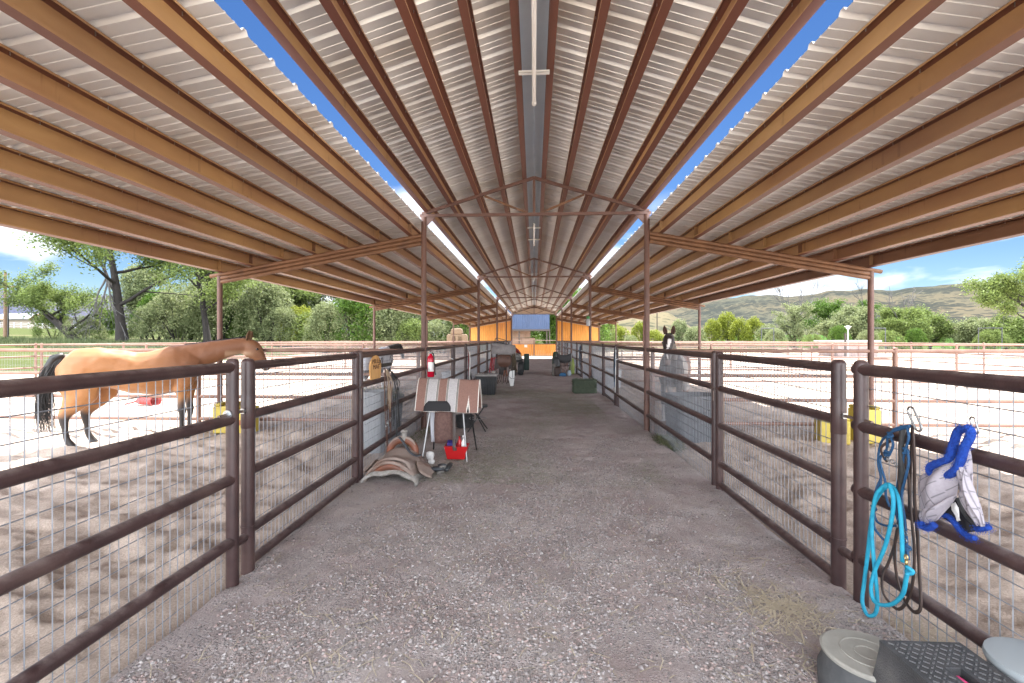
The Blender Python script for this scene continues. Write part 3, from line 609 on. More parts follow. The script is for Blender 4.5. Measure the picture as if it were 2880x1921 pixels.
def strands(root,tip,n,r,spread,wav=0.03,seg=6,droop=None,rad=0.004,rootspread=0.03,taper=0.4):
    b=MB(); root=Vector(root);tip=Vector(tip)
    for i in range(n):
        a=root+Vector((rnd(-1,1),rnd(-1,1),rnd(-1,1)))*rootspread; e=tip+Vector((rnd(-1,1)*spread,rnd(-1,1)*spread,rnd(-.2,1)*abs(root.z-tip.z)*taper)); mid=a.lerp(e,.35)+(Vector(droop) if droop else Vector((0,0,0)))+Vector((rnd(-1,1),rnd(-1,1),0))*spread*.7
        pts=[]
        for k in range(seg+1):
            u=k/seg; p=a*(1-u)**2+mid*2*u*(1-u)+e*u*u; p+=Vector((math.sin(u*9+i),math.cos(u*7+i*2),0))*wav*u*.3; pts.append(p)
        b.tube(pts,[rad*(1-.75*k/seg) for k in range(seg+1)],4,cap=False)
    return b
M_eye=mat('dark_horse_eye',(0.006,0.004,0.003),rough=0.08,coat=0.5)
M_hide=attr_mat('buckskin_hide',rough=0.5,bump=0.06,bscale=150,spec=0.4,n2=0.05,sheen=0.15)
M_hair=mat('black_horse_hair',(0.006,0.006,0.007),rough=0.5,col2=(0.02,0.018,0.017),scale=20)
M_earin=mat('ear_hair',(0.10,0.05,0.02),rough=0.8)
poseA=dict(neck=[(0.48,0,1.24,.27,.17),(0.66,0,1.27,.25,.145),(0.84,0,1.33,.215,.12),(1.02,0,1.395,.185,.105),(1.20,0,1.445,.16,.092),(1.36,0,1.485,.145,.083),(1.49,0,1.50,.14,.075),(1.56,0,1.49,.12,.062)],
  head=[(1.50,0,1.59,.05,.05),(1.525,0,1.545,.115,.082),(1.58,0,1.475,.143,.097),(1.63,0,1.40,.147,.095),(1.675,0,1.33,.128,.078),(1.725,0,1.255,.100,.062),(1.765,0,1.19,.082,.053),(1.80,0,1.13,.076,.053),(1.825,0,1.085,.066,.050),(1.838,0,1.055,.035,.035)],
  jaw=(1.53,0,1.37),egg=-0.02,
  legs=[hind(-0.58,.17),hind(-0.74,-.17),fore(0.69,.14),fore(0.61,-.14)])
meA=horse_mesh(poseA)
TAN=(0.28,0.115,0.036); TANL=(0.40,0.19,0.070); DK=(0.022,0.017,0.016)
def colA(v):
    c=mixc(TAN,TANL,ss(1.15,.75,v.z)*0.5+0.3*noise.noise(v*2.2))
    c=mixc(c,(0.150,0.058,0.026),ss(-.1,.75,v.x)*ss(.7,1.15,v.z)*0.85)
    c=mixc(c,(0.19,0.085,0.04),.5*ss(1.35,1.6,v.x))
    if v.x<0.45 or v.z<0.74:
        if v.x<0: c=mixc(c,DK,ss(0.60,0.44,v.z+0.05*noise.noise(v*9)))
        else: c=mixc(c,DK,ss(0.72,0.52,v.z+0.05*noise.noise(v*9)))
    if v.x>1.2 : c=mixc(c,(0.05,0.035,0.03),ss(1.14,1.07,v.z)); c=mixc(c,(0.5,0.36,0.24),0.45*ss(0.08,0.0,abs(v.z-1.36))*ss(1.7,1.5,v.x))
    # dark stripe along the spine
    if v.z>1.33 and abs(v.y)<0.03: c=mixc(c,(0.10,0.05,0.03),0.7)
    if v.z<0.07: c=(0.03,0.028,0.03)
    if 0.6<v.x<0.85 and v.y>0 and v.z<0.13: c=(0.62,0.58,0.52)
    return c
setcol(meA,colA)
hA=thing('horse','tan buckskin horse with black tail and legs, side on in the left pen','horse',(-6.26,6.85,-0.01),math.radians(33))
meA.materials.append(M_hide); body=bpy.data.objects.new('body',meA); COL.objects.link(body); body.parent=hA
eyes(hA,[(1.675,-.078,1.435),(1.675,.078,1.435)],0.023)
b=MB()
for sg in (-1,1): b.lathe([(.002,-.006),(.012,0),(.002,.006)],(1.828,sg*.045,1.105),10,rot=R('X',90))
b.tube([(1.80,-.052,1.062),(1.835,-.02,1.058),(1.835,.02,1.058),(1.80,.052,1.062)],.004,5); b.build('nostril',M_eye,hA,smooth=True,loc=(0,0,0))
ear(hA,(1.535,-.055,1.585),(1.565,-.075,1.765),(0.3,-1,0),M_earin); ear(hA,(1.55,.05,1.585),(1.60,.07,1.75),(0.6,1,0),M_earin)
random.seed(4)
b=strands((-0.86,0,1.33),(-1.02,0,0.30),330,0,0.10,0.09,9,(-0.16,0,-0.02),0.006,0.03,0.55)
b.v+= []; b.tube([(-0.82,0,1.37),(-0.93,0,1.33),(-0.99,0,1.20),(-1.01,0,1.02),(-1.01,0,0.86)],[.045,.055,.05,.035,.006],10); b.build('tail',M_hair,hA,smooth=True,loc=(0,0,0))
b=MB()
for i in range(150):
    u=random.random(); s=0.62+u*0.88; z=1.51+0.14*u; 
    b.tube([(s,rnd(-.01,.01),z-.01),(s+.01,.03,z+.015),(s+.03,.085,z-.03),(s+.04,.12,z-.13)],[.006,.006,.004,.001],4,cap=False)
b.build('mane',M_hair,hA,smooth=True,loc=(0,0,0))
b=MB()
for i in range(30): b.tube([(1.52+rnd(-.02,.02),rnd(-.02,.02),1.62),(1.60,rnd(-.03,.03),1.60),(1.69+rnd(-.02,.02),rnd(-.03,.03),1.50+rnd(-.04,.02))],[.006,.005,.001],4,cap=False)
b.build('forelock',M_hair,hA,smooth=True,loc=(0,0,0))
# --- pinto horse facing the camera
poseB=dict(neck=[(0.48,0,1.22,.27,.17),(0.66,0,1.30,.25,.15),(0.82,0,1.42,.21,.125),(0.94,0,1.54,.18,.105),(1.03,0,1.64,.15,.09),(1.10,0,1.70,.12,.075)],
  head=[(1.02,0,1.76,.05,.05),(1.07,0,1.74,.09,.085),(1.14,0,1.68,.125,.108),(1.20,0,1.60,.13,.106),(1.25,0,1.51,.112,.085),(1.29,0,1.42,.092,.068),(1.325,0,1.34,.08,.06),(1.35,0,1.28,.074,.06),(1.365,0,1.24,.06,.05),(1.37,0,1.21,.03,.03)],
  jaw=(1.10,0,1.58),egg=-0.02,legs=[hind(-0.70,.16),hind(-0.62,-.16),fore(0.66,.14),fore(0.64,-.15)])
meB=horse_mesh(poseB)
DB=(0.018,0.012,0.011); WH=(0.36,0.33,0.31); CH=(0.20,0.075,0.035)
def colB(v):
    c=DB
    if v.x<0.5: c=CH if noise.noise(v*1.6+Vector((9,2,4)))>0.02 else WH
    if v.x>0.55 and v.z>0.8: c=mixc((0.016,0.011,0.010),(0.04,0.024,0.019),0.5+0.5*noise.noise(v*4))
    if v.x>0.2 and v.x<0.66 and abs(v.y)>0.15 and v.z>0.95 and v.z<1.4: c=WH
    if v.z<0.42: c=WH
    if v.x>1.12 and abs(v.y-0.012+0.02*math.sin(v.z*14))<(0.026 if v.z>1.55 else 0.012) and v.z<1.70 and v.z>1.25: c=(0.7,0.66,0.63)
    if v.x>1.25 and v.z<1.33: c=(0.10,0.06,0.05)
    if v.z<0.06: c=(0.05,0.05,0.05)
    return c
setcol(meB,colB); meB.materials.append(M_hide)
M_earin2=mat('brown_ear',(0.09,0.045,0.03),rough=0.8)
hdB=math.atan2(8.2-9.55,2.40-2.95)
hB=thing('horse','dark headed pinto horse with a white blaze looking over the right aisle fence','horse',(2.78,9.15,-0.01),hdB); hB.scale=(.95,.95,.95)
bo=bpy.data.objects.new('body',meB); COL.objects.link(bo); bo.parent=hB
eyes(hB,[(1.185,-.102,1.63),(1.185,.102,1.63)],0.021)
ear(hB,(1.065,-.062,1.79),(1.09,-.085,1.95),(1,-.15,0),M_earin2); ear(hB,(1.065,.062,1.79),(1.09,.085,1.95),(1,.15,0),M_earin2)
random.seed(5)
b=MB()
for i in range(40): b.tube([(1.05+rnd(-.02,.02),rnd(-.05,.05),1.80),(1.14,rnd(-.06,.06),1.80),(1.22,rnd(-.05,.05),1.70+rnd(-.04,.03))],[.008,.007,.002],4,cap=False)
b.build('forelock',M_hair,hB,smooth=True,loc=(0,0,0))
strands((-0.84,0,1.35),(-0.95,0,0.5),60,0,0.06,0.03,5,(-0.1,0,0),0.007,0.02).build('tail',M_hair,hB,smooth=True,loc=(0,0,0))
# --- a third horse far back in the left pens, in a pale fly sheet
def colC(v):
    c=(0.015,0.015,0.017)
    if v.z<0.5: c=(0.5,0.48,0.46)
    if -0.9<v.x<0.75 and v.z>0.78: c=(0.46,0.47,0.52)
    return c
meC=meA.copy(); meC.attributes.remove(meC.attributes['col']); setcol(meC,colC)
hC=thing('horse','black horse in a pale fly sheet far back in the left pens','horse',(-4.95,13.9,-0.01),math.radians(78))
bo=bpy.data.objects.new('body',meC); COL.objects.link(bo); bo.parent=hC
# lowered head
bo.scale=(1,1,0.90)
strands((-0.84,0,1.30),(-0.95,0,0.5),50,0,0.06,0.03,5,(-0.1,0,0),0.007,0.02).build('tail',M_hair,hC,smooth=True,loc=(0,0,0))
# ================================================================ TREES AND SHRUBS
def leaf_mat(name,ca,cb_,trans=0.42):
    m=bpy.data.materials.new(name); m.use_nodes=True; t=m.node_tree; b=t.nodes['Principled BSDF']; out=t.nodes['Material Output']
    g=N(t,'ShaderNodeNewGeometry'); r=N(t,'ShaderNodeValToRGB'); r.color_ramp.elements[0].color=(*ca,1); r.color_ramp.elements[1].color=(*cb_,1); t.links.new(g.outputs['Random Per Island'],r.inputs[0])
    b.inputs['Roughness'].default_value=0.6; b.inputs['Specular IOR Level'].default_value=0.25; t.links.new(r.outputs[0],b.inputs['Base Color'])
    tr=N(t,'ShaderNodeBsdfTranslucent'); t.links.new(r.outputs[0],tr.inputs[0]); ms=N(t,'ShaderNodeMixShader'); ms.inputs[0].default_value=trans
    t.links.new(b.outputs[0],ms.inputs[1]); t.links.new(tr.outputs[0],ms.inputs[2]); t.links.new(ms.outputs[0],out.inputs[0]); return m
L_willow=leaf_mat('pale_willow_leaves',(0.10,0.13,0.05),(0.25,0.28,0.14))
L_cotton=leaf_mat('cottonwood_leaves',(0.075,0.11,0.026),(0.20,0.26,0.075))
L_dark=leaf_mat('dark_green_leaves',(0.03,0.05,0.014),(0.09,0.13,0.035))
L_lime=leaf_mat('spring_yellow_green_leaves',(0.12,0.15,0.014),(0.24,0.27,0.035))
L_green=leaf_mat('mid_green_leaves',(0.035,0.085,0.01),(0.10,0.17,0.025))
M_bark=mat('grey_brown_bark',(0.009,0.007,0.0065),rough=0.95,col2=(0.026,0.021,0.018),scale=3,contrast=0.9,stretch=(3,3,0.6),bump=0.9,bscale=8,bdist=0.05)
M_dead=mat('bleached_dead_wood',(0.06,0.055,0.055),rough=0.9,col2=(0.10,0.095,0.09),scale=4)
def leafquads(b,c,n,r,size,squash=1.0,shell=0.55):
    c=Vector(c)
    for i in range(n):
        d=Vector((random.gauss(0,1),random.gauss(0,1),random.gauss(0,1))); d.normalize(); rr=r*(shell+(1-shell)*random.random()) if random.random()<0.7 else r*random.random()
        p=c+Vector((d.x*rr,d.y*rr,d.z*rr*squash))
        a=Vector((rnd(-1,1),rnd(-1,1),rnd(-0.7,1))); a.normalize(); q=a.cross(Vector((rnd(-1,1),rnd(-1,1),rnd(-1,1))));
        if q.length<1e-3: continue
        q.normalize(); s=size*rnd(0.6,1.3); s2=s*rnd(0.35,0.6)
        b.v+=[tuple(p-a*s*0.5),tuple(p+q*s2*0.5+a*s*.05),tuple(p+a*s*0.55),tuple(p-q*s2*0.5+a*s*.05)]; k=len(b.v); b.f.append((k-4,k-3,k-2,k-1)); b.m.append(0)
def branch(b,p,d,L,r,depth,tips,spread=0.6,seg=4,sag=0.0,minr=0.01):
    pts=[Vector(p)]; rs=[r]; d=Vector(d).normalized()
    for i in range(seg):
        d=(d+Vector((rnd(-1,1),rnd(-1,1),rnd(-.6,.8)))*0.16+Vector((0,0,-sag))).normalized(); pts.append(pts[-1]+d*L/seg); rs.append(max(minr,r*(1-0.6*(i+1)/seg)))
        if depth>0 and i>0:
            for k in range(random.choice((1,1,2))):
                s=(d+Vector((rnd(-1,1),rnd(-1,1),rnd(-.5,.9)))*spread).normalized(); branch(b,pts[-1],s,L*rnd(0.45,0.7),rs[-1]*0.6,depth-1,tips,spread,seg,sag,minr)
    b.tube(pts,rs,5 if r<0.1 else 8,cap=False); tips.append((pts[-1],L)); tips.append(((pts[-2]+pts[-1])/2,L))
    if depth==0 and seg>2: tips.append((pts[len(pts)//2],L))
def tree(label,loc,H,trunk_r,lean=(0,0),leafm=L_cotton,nl=60,lr=0.9,ls=0.22,depth=2,spread=0.75,seed=0,group=None,name='tree',first=0.35,cat='tree',dead=0,bare=0.0,limbs=7,sag=0.0,column=0):
    random.seed(seed); t=thing(name,label,cat,loc,0,group); wb=MB(); tips=[]
    top=Vector((lean[0]*H,lean[1]*H,H)); pts=[];rs=[]
    for i in range(8):
        u=i/7; pts.append(Vector((top.x*u+rnd(-.1,.1)*H*0.12*u,top.y*u+rnd(-.1,.1)*H*.1*u,H*0.8*u-(0.2 if i==0 else 0)))); rs.append(trunk_r*(1.25 if i==0 else 1-0.75*u))
    wb.tube(pts,rs,10,cap=False); tips.append((pts[-1],H*0.3))
    for k in range(limbs):
        u=first+(1-first)*k/limbs; i=min(6,int(u*7)); p=pts[i].lerp(pts[i+1],u*7-i); a=k*2.4+rnd(-.5,.5)
        branch(wb,p,(math.cos(a),math.sin(a),rnd(0.35,0.9)),H*rnd(0.28,0.42)*(1.15-u*0.5),rs[i]*0.5,depth-1,tips,spread,4,sag)
    wb.build('trunk',M_bark,t,smooth=True,loc=(0,0,0))
    if dead:
        db=MB(); dt=[]
        for k in range(dead):
            branch(db,pts[5],(-0.35+0.75*k,rnd(-.2,.2),1.15),H*rnd(0.5,0.6),trunk_r*0.32,2,dt,0.45,4,0,0.028)
        db.build('dead_limb',M_dead,t,loc=(0,0,0))
    lb=MB()
    for k in range(column):
        u=.06+.82*k/column; a=rnd(0,6.28); rr=rnd(.2,1.3)*(1-.55*u); leafquads(lb,(math.cos(a)*rr,math.sin(a)*rr,H*u),150,rnd(.6,1.0),ls,1.2,.4)
    for p,L in tips:
        if random.random()<bare: continue
        leafquads(lb,p,int(nl*rnd(0.5,1.4)),lr*rnd(0.6,1.25),ls,0.8,0.3)
    lb.build('crown',leafm,t,loc=(0,0,0)); return t
def shrub_mesh(seed,H,Wd,n,ls,up=0.0):
    random.seed(seed); lb=MB(); wb=MB()
    for k in range(9):
        a=rnd(0,6.28); e=Vector((math.cos(a)*Wd*rnd(.2,.42),math.sin(a)*Wd*rnd(.2,.42),H*rnd(.5,.85))); wb.tube([(e.x*.1,e.y*.1,-.2),(e.x*.5,e.y*.5,e.z*.55),tuple(e)],[0.05,0.035,0.012],5,cap=False)
    for k in range(26):
        a=rnd(0,6.28); rr=Wd*0.5*math.sqrt(random.random()); u=random.random()**0.75; z=H*(0.12+0.8*u); sc_=math.sqrt(max(0.05,1-(u*0.92)**2.2)); c=(math.cos(a)*rr*sc_,math.sin(a)*rr*sc_,z)
        R_=rnd(.35,.7)*min(1.0,Wd/3.5)
        leafquads(lb,c,int(n/26*rnd(.6,1.4)),R_*1.15,ls,1.0+up,0.5)
    for k in range(int(n*0.12)): # loose sprays that break the outline
        a=rnd(0,6.28); u=random.random(); rr=Wd*0.55*math.sqrt(max(.02,1-u*u)); leafquads(lb,(math.cos(a)*rr,math.sin(a)*rr,H*(0.1+0.95*u)),3,0.22,ls,1.6)
    return wb,lb
SH={}
def shrub(kind,label,loc,rz,scl,group,leafm):
    key=kind
    if key not in SH:
        spec={'w1':(11,4.9,4.8,11000,.19,.3),'w2':(12,4.5,5.8,11000,.19,.1),'w3':(13,5.8,4.6,11000,.19,.5),'l1':(14,4.2,3.0,5000,.2,.7),'l2':(15,3.4,3.6,5000,.19,.2),'g1':(16,5.0,5.0,9000,.2,.1)}[kind]
        wb,lb=shrub_mesh(*spec); t=thing('shrub',label,'shrub',loc,rz,group); a=wb.build('stem',M_bark,t,loc=(0,0,0)); c=lb.build('foliage',leafm,t,loc=(0,0,0)); SH[key]=(a.data,c.data)
    else:
        t=thing('shrub',label,'shrub',loc,rz,group)
        for nm,me in zip(('stem','foliage'),SH[key]):
            if nm=='foliage' and me.materials[0]!=leafm:
                k2=(key,leafm.name)
                if k2 not in SH: m2=me.copy(); m2.materials.clear(); m2.materials.append(leafm); SH[k2]=m2
                me=SH[k2]
            o=bpy.data.objects.new(nm,me); COL.objects.link(o); o.parent=t
    t.scale=scl if isinstance(scl,tuple) else (scl,scl,scl); return t
def at(px,D): # a point on the ground plan, px measured along the view, D metres away
    th=math.atan((px-1440)/FPX)-YAW; return D*math.tan(th),D
def put(px,D,dz=0): x,y=at(px,D); return (x,y,terr(x,y)+dz)
# --- left: cottonwoods and willow thicket
tree('tall cottonwood with dark thick trunk and dead hanging limb behind the tan horse',put(345,38),13.5,0.42,(-0.10,0),L_cotton,75,1.5,.22,3,0.75,21,None,first=0.3,bare=0.15,limbs=8)
tree('second cottonwood, its trunk just left of the outer barn post on the left',put(585,42),12.5,0.30,(-0.12,0),L_cotton,80,1.5,.22,3,0.75,34,None,first=0.3,limbs=7)
tree('leaning half fallen cottonwood left of the tall one, branches reaching to the picture edge',put(215,40),6.3,0.36,(-1.05,0.1),L_cotton,55,1.0,.18,3,0.9,41,None,first=0.18,bare=0.25,limbs=9)
tree('dark trunked leaning tree in the thicket left of the near left truss post',put(1165,58),8.6,0.42,(0.15,0),L_dark,60,1.1,.26,3,0.6,52,None,first=0.45,limbs=7)
tree('dark leafy tree behind the pale willows on the left',put(1030,64),9.0,0.35,(0,0),L_dark,70,1.3,.28,2,0.7,53,None,first=0.3,limbs=9)
tree('broad cottonwood rising above the willows on the left',put(760,56),10.4,0.4,(0.05,0),L_cotton,60,1.3,.26,3,0.7,54,None,first=0.35,limbs=8)
# dead limb bundle hanging on the tall cottonwood
random.seed(7); db=MB(); dt=[]; px_,py_=at(300,37.5)
hx,hy,hz=put(300,37.5)
for k in range(3): branch(db,(hx+0.1*k,hy,hz+5.6),(-0.35+0.25*k,0,-1),3.4,0.09,2,dt,0.6,5,0.04,0.015)
o=db.build('hanging_branch',M_dead); tag(o,'broken dead branches hanging from the tall cottonwood, bare and drooping','branch')
random.seed(77); k=0
wlab=['pale willow shrub']
spots=[]
for px in range(430,1330,62): spots.append((px+rnd(-15,15),rnd(46,52),rnd(.75,1.35)))
for px in range(640,1400,95): spots.append((px+rnd(-15,15),rnd(56,64),rnd(1.45,2.1)))
for px in (405,470,540,610): spots.append((px,rnd(54,58),rnd(1.25,1.6)))
for px in (150,235,290): spots.append((px,rnd(41,44),rnd(.45,.6)))
OR=['first','second','third','fourth','fifth','sixth','seventh','eighth','ninth','tenth','eleventh','twelfth','thirteenth','fourteenth','fifteenth','sixteenth','seventeenth','eighteenth']
def wl(i,px):
    if i<15: return OR[i]+' pale willow bush from the left in the front row behind the left pens'
    if i<23: return OR[i-15]+' tall willow bush from the left in the back row behind the left pens'
    if i<27: return OR[i-23]+' bush from the left in the gap between the two tall left cottonwoods'
    return ('small bush under the leaning cottonwood at far left','small bush between the leaning tree and the tall cottonwood','low bush at the foot of the tall cottonwood with the dead limb')[i-27]
for i,(px,D,s_) in enumerate(spots):
    lm=(L_willow,L_willow,L_cotton,L_willow,L_green)[i%5]
    shrub(('w1','w2','w3')[i%3],wl(i,px),put(px,D),rnd(0,6),(s_,s_,s_*rnd(.85,1.1)),'willow bushes behind the left pens',lm)
shrub('l2','bright yellow green bush among the pale willows behind the left pens',put(845,50),1,1.25,None,L_lime)
# --- middle: behind the far wall
for i,(px,D,s_) in enumerate(((1590,60,1.6),(1575,72,1.9),(1400,90,1.5),(1545,95,1.3),(1500,110,1.2),(1330,85,1.4),(1620,58,1.5))):
    shrub('g1',('dense green bush right of the blue wall, seen between it and the orange boards','taller green bush just behind the blue barn on its right side','pale bush behind the hay barn at its left end','green bush seen through the open hay barn','bush in the middle of the view through the hay barn','bush beside the hay stacks left of the orange wall','green bush beside the right end of the right orange wall')[i],put(px,D),rnd(0,6),s_,'green bushes beyond the end of the barn',L_green if i!=5 else L_cotton)
# --- right: young bright trees and big willows
i=0
for px,D,s_,lm,kd in ((1700,76,.9,L_cotton,'l2'),(1745,78,1.0,L_lime,'l2'),(1800,80,1.0,L_lime,'l1'),(1840,74,.85,L_lime,'l2'),(1910,84,1.1,L_willow,'l1'),(1955,80,1.0,L_willow,'l2'),(2003,86,1.1,L_lime,'l1'),(2045,88,1.4,L_lime,'l1'),(2082,84,1.15,L_lime,'l1'),(2120,90,1.2,L_lime,'l1'),(2160,80,1.1,L_willow,'l2'),(1775,66,.6,L_willow,'l2'),(1680,68,1.1,L_cotton,'w1'),(1720,90,1.1,L_lime,'l1')):
    i+=1; shrub(kd,OR[i-1]+' young leafy tree in the row beyond the right pens, '+('left of the pinto horse' if px<1860 else 'right of the pinto horse'),put(px,D),rnd(0,6),s_,'young trees beyond the right pens',lm)
tree('tall narrow willow on the right with bare dead branches sticking out of its top',put(2235,72),7.4,0.3,(0,0),L_willow,40,0.8,.22,2,0.4,61,None,first=0.15,dead=3,limbs=9,column=42)
tree('rounded bright green tree on the right between the willows',put(2330,84),8.6,0.3,(0,0),L_green,90,1.25,.27,2,0.7,62,None,first=0.2,limbs=12)
tree('spreading willow left of the outer right barn post',put(2390,70),5.6,0.28,(0.1,0),L_willow,80,1.15,.24,3,0.8,63,None,first=0.1,limbs=12)
tree('green tree right beside the outer right barn post, bare branches above it',put(2430,88),8.0,0.28,(0,0),L_green,80,1.2,.26,2,0.7,64,None,first=0.15,limbs=12,dead=1)
tree('dark forked willow right of the outer right barn post',put(2540,66),5.6,0.3,(-0.05,0),L_cotton,80,1.0,.23,3,0.8,65,None,first=0.12,dead=2,limbs=12)
tree('feathery green tree in front of the bright field on the right',put(2615,68),5.6,0.2,(0,0),L_cotton,90,1.0,.23,2,0.6,66,None,first=0.1,limbs=12)
tree('low rounded willow between bright field patches on the right',put(2740,64),4.4,0.25,(0,0),L_willow,80,1.0,.23,2,0.8,67,None,first=0.12,limbs=12)
tree('bushy willow with pale dead twigs near the right picture edge',put(2830,62),4.4,0.25,(0,0),L_cotton,80,1.0,.23,2,0.8,68,None,first=0.12,dead=2,limbs=12)
tree('willow cut by the right picture edge, branch hanging in from the top',put(2935,46),8.6,0.3,(-0.15,0),L_cotton,60,1.0,.22,3,0.8,69,None,first=0.35,limbs=9)
random.seed(78)
for i,px in enumerate((2180,2285,2360,2470,2500,2575,2690,2790,2880,2440)):
    shrub(('w1','w2','w3')[i%3],OR[i]+' low willow bush at the foot of the trees on the right',put(px,rnd(58,68)),rnd(0,6),rnd(.4,.62),'low bushes at the foot of the right hand trees',(L_willow,L_cotton,L_green)[i%3])
# grass on the left rise
random.seed(9); b=MB()
for i in range(15000):
    D=rnd(24,44); px=rnd(-40,700); x,y=at(px,D)
    if x>-20.5 or D>44: continue
    z=terr(x,y); h=rnd(.12,.36)*(1.4 if noise.noise(Vector((x*.5,y*.5,0)))>0.1 else .7); a=rnd(0,6.28); wd=rnd(.015,.03); lx,ly=rnd(-.1,.1),rnd(-.1,.1)
    b.add([(x-wd*math.cos(a),y-wd*math.sin(a),z-.02),(x+wd*math.cos(a),y+wd*math.sin(a),z-.02),(x+lx,y+ly,z+h)],[(0,1,2)])
o=b.build('meadow_grass_tufts',leaf_mat('grass_blades',(0.05,0.075,0.025),(0.13,0.15,0.075))); tag(o,'uneven pale green grass on the rise behind the left pens','grass',kind='stuff')
# ================================================================ THINGS IN AND AROUND THE AISLE
def _dir(px,py):
    u=(px-1440)/FPX; v=-(py-954)/FPX; return (u*math.cos(YAW)-math.sin(YAW),u*math.sin(YAW)+math.cos(YAW),v)
def onX(px,py,X): d=_dir(px,py); t=X/d[0]; return Vector((X,d[1]*t,1.6+d[2]*t))
def onY(px,py,Y): d=_dir(px,py); t=Y/d[1]; return Vector((d[0]*t,Y,1.6+d[2]*t))
def smoothpts(P,n=6):
    P=[Vector(p) for p in P]; out=[]
    for i in range(len(P)-1):
        a=P[max(i-1,0)];b_=P[i];c=P[i+1];d=P[min(i+2,len(P)-1)]
        for k in range(n):
            t=k/n; out.append(0.5*((2*b_)+(c-a)*t+(2*a-5*b_+4*c-d)*t*t+(3*b_-a-3*c+d)*t**3))
    out.append(P[-1]); return out
M_leather=mat('brown_leather',(0.075,0.032,0.020),rough=0.5,col2=(0.13,0.065,0.045),scale=9,contrast=0.8,bump=0.15,bscale=70)
M_leather_dk=mat('dark_leather',(0.03,0.018,0.014),rough=0.5,col2=(0.06,0.035,0.028),scale=9,bump=0.1,bscale=60)
M_dustleather=mat('dusty_saddle_leather',(0.20,0.145,0.12),rough=0.75,col2=(0.30,0.24,0.21),scale=7,contrast=0.9,bump=0.2,bscale=50,col3=(0.17,0.10,0.07),scale3=5,lo3=0.55,hi3=0.7)
M_orangeleather=mat('worn_orange_leather',(0.21,0.065,0.03),rough=0.5,col2=(0.12,0.05,0.032),scale=8)
M_fleece=mat('grey_fleece',(0.33,0.31,0.29),rough=1,col2=(0.2,0.18,0.16),scale=30,bump=0.8,bscale=120)
M_bluerope=mat('dark_blue_rope',(0.012,0.085,0.20),rough=0.7,col2=(0.01,0.04,0.10),scale=90,contrast=0.9,bump=0.5,bscale=160,bdist=0.004)
M_cyan=mat('turquoise_lead_rope',(0.01,0.24,0.38),rough=0.7,col2=(0.02,0.33,0.48),scale=20,bump=0.3,bscale=200,bdist=0.003)
M_bluefur=mat('royal_blue_fleece',(0.008,0.04,0.28),rough=1,col2=(0.012,0.07,0.40),scale=50,bump=1.0,bscale=140,bdist=0.01)
M_mask=attr_mat('fly_mask_mesh_fabric',rough=0.8,bump=0.3,bscale=300,n2=0.06)
M_brass=mat('brass_snap',(0.55,0.40,0.17),rough=0.3,metal=0.9)
M_red=mat('red_plastic',(0.42,0.008,0.01),rough=0.35)
M_redfab=mat('red_webbing',(0.35,0.012,0.02),rough=0.8,col2=(0.22,0.01,0.015),scale=20)
M_yellow=mat('yellow_plastic_block',(0.46,0.36,0.05),rough=0.5,col2=(0.38,0.28,0.05),scale=4)
M_greyplastic=mat('grey_tank_plastic',(0.03,0.034,0.042),rough=0.6,col2=(0.055,0.06,0.068),scale=3)
M_lightplastic=mat('pale_grey_plastic',(0.42,0.44,0.46),rough=0.5,col2=(0.34,0.35,0.37),scale=4)
M_hay=mat('green_hay',(0.10,0.115,0.05),rough=1,col2=(0.19,0.19,0.10),scale=30,contrast=1,stretch=(1,1,3),bump=1.0,bscale=60,bdist=0.03)
M_haydark=mat('dark_alfalfa_bale',(0.06,0.085,0.06),rough=1,col2=(0.16,0.19,0.13),scale=24,contrast=1,stretch=(1,1,2.5),bump=1.0,bscale=60,bdist=0.03)
M_straw=mat('dry_straw_bale',(0.11,0.07,0.042),rough=1,col2=(0.17,0.12,0.075),scale=12,contrast=0.9,bump=1,bscale=30,bdist=0.05)
M_strawsh=mat('stored_hay_bale',(0.22,0.14,0.10),rough=1,col2=(0.32,0.22,0.16),scale=10,contrast=0.9,bump=1,bscale=30,bdist=0.05)
M_plaque=mat('light_wood_plaque',(0.52,0.27,0.09),rough=0.6,col2=(0.62,0.36,0.14),scale=4,stretch=(6,6,1))
M_burn=mat('burnt_lettering',(0.10,0.045,0.02),rough=0.8)
# ---- name plaque with lettering
P0=onX(1055,1030,-1.90); pl=thing('name_plaque','pale wooden plaque with burnt lettering hanging on the left fence by the gate post','sign',P0)
out=[(-.085,-.21),(.085,-.21),(.10,.03),(.075,.11),(.035,.17),(0,.185),(-.035,.17),(-.085,.10),(-.105,.0)]
yb,zb=P0.y,P0.z; b=MB()
b.prism([(yb+a*1.9,zb+c*0.72) for a,c in out],-1.905,-1.887,axis='x'); b.build('board',M_plaque,pl,bevel=0.003)
def text(s,loc,rot,size,mt,parent,name='lettering',ext=0.0015,sx=1.0):
    cu=bpy.data.curves.new(name,'FONT'); cu.body=s; cu.size=size; cu.extrude=ext; cu.align_x='CENTER'; cu.align_y='CENTER'; cu.space_line=0.9
    tmp=bpy.data.objects.new('tmp',cu); COL.objects.link(tmp); dg=bpy.context.evaluated_depsgraph_get(); dg.update(); me=bpy.data.meshes.new_from_object(tmp.evaluated_get(dg)); bpy.data.objects.remove(tmp)
    me.materials.clear(); me.materials.append(mt); o=bpy.data.objects.new(name,me); COL.objects.link(o)
    if parent is not None: o.parent=parent; o.matrix_parent_inverse=parent_matrix(parent).inverted()
    o.location=loc; o.rotation_euler=rot; o.scale=(sx,1,1); return o
text("MILLE\nMAE",(-1.8855,yb,zb+0.025),(PI/2,0,PI/2),0.075,M_burn,pl,sx=1.55)
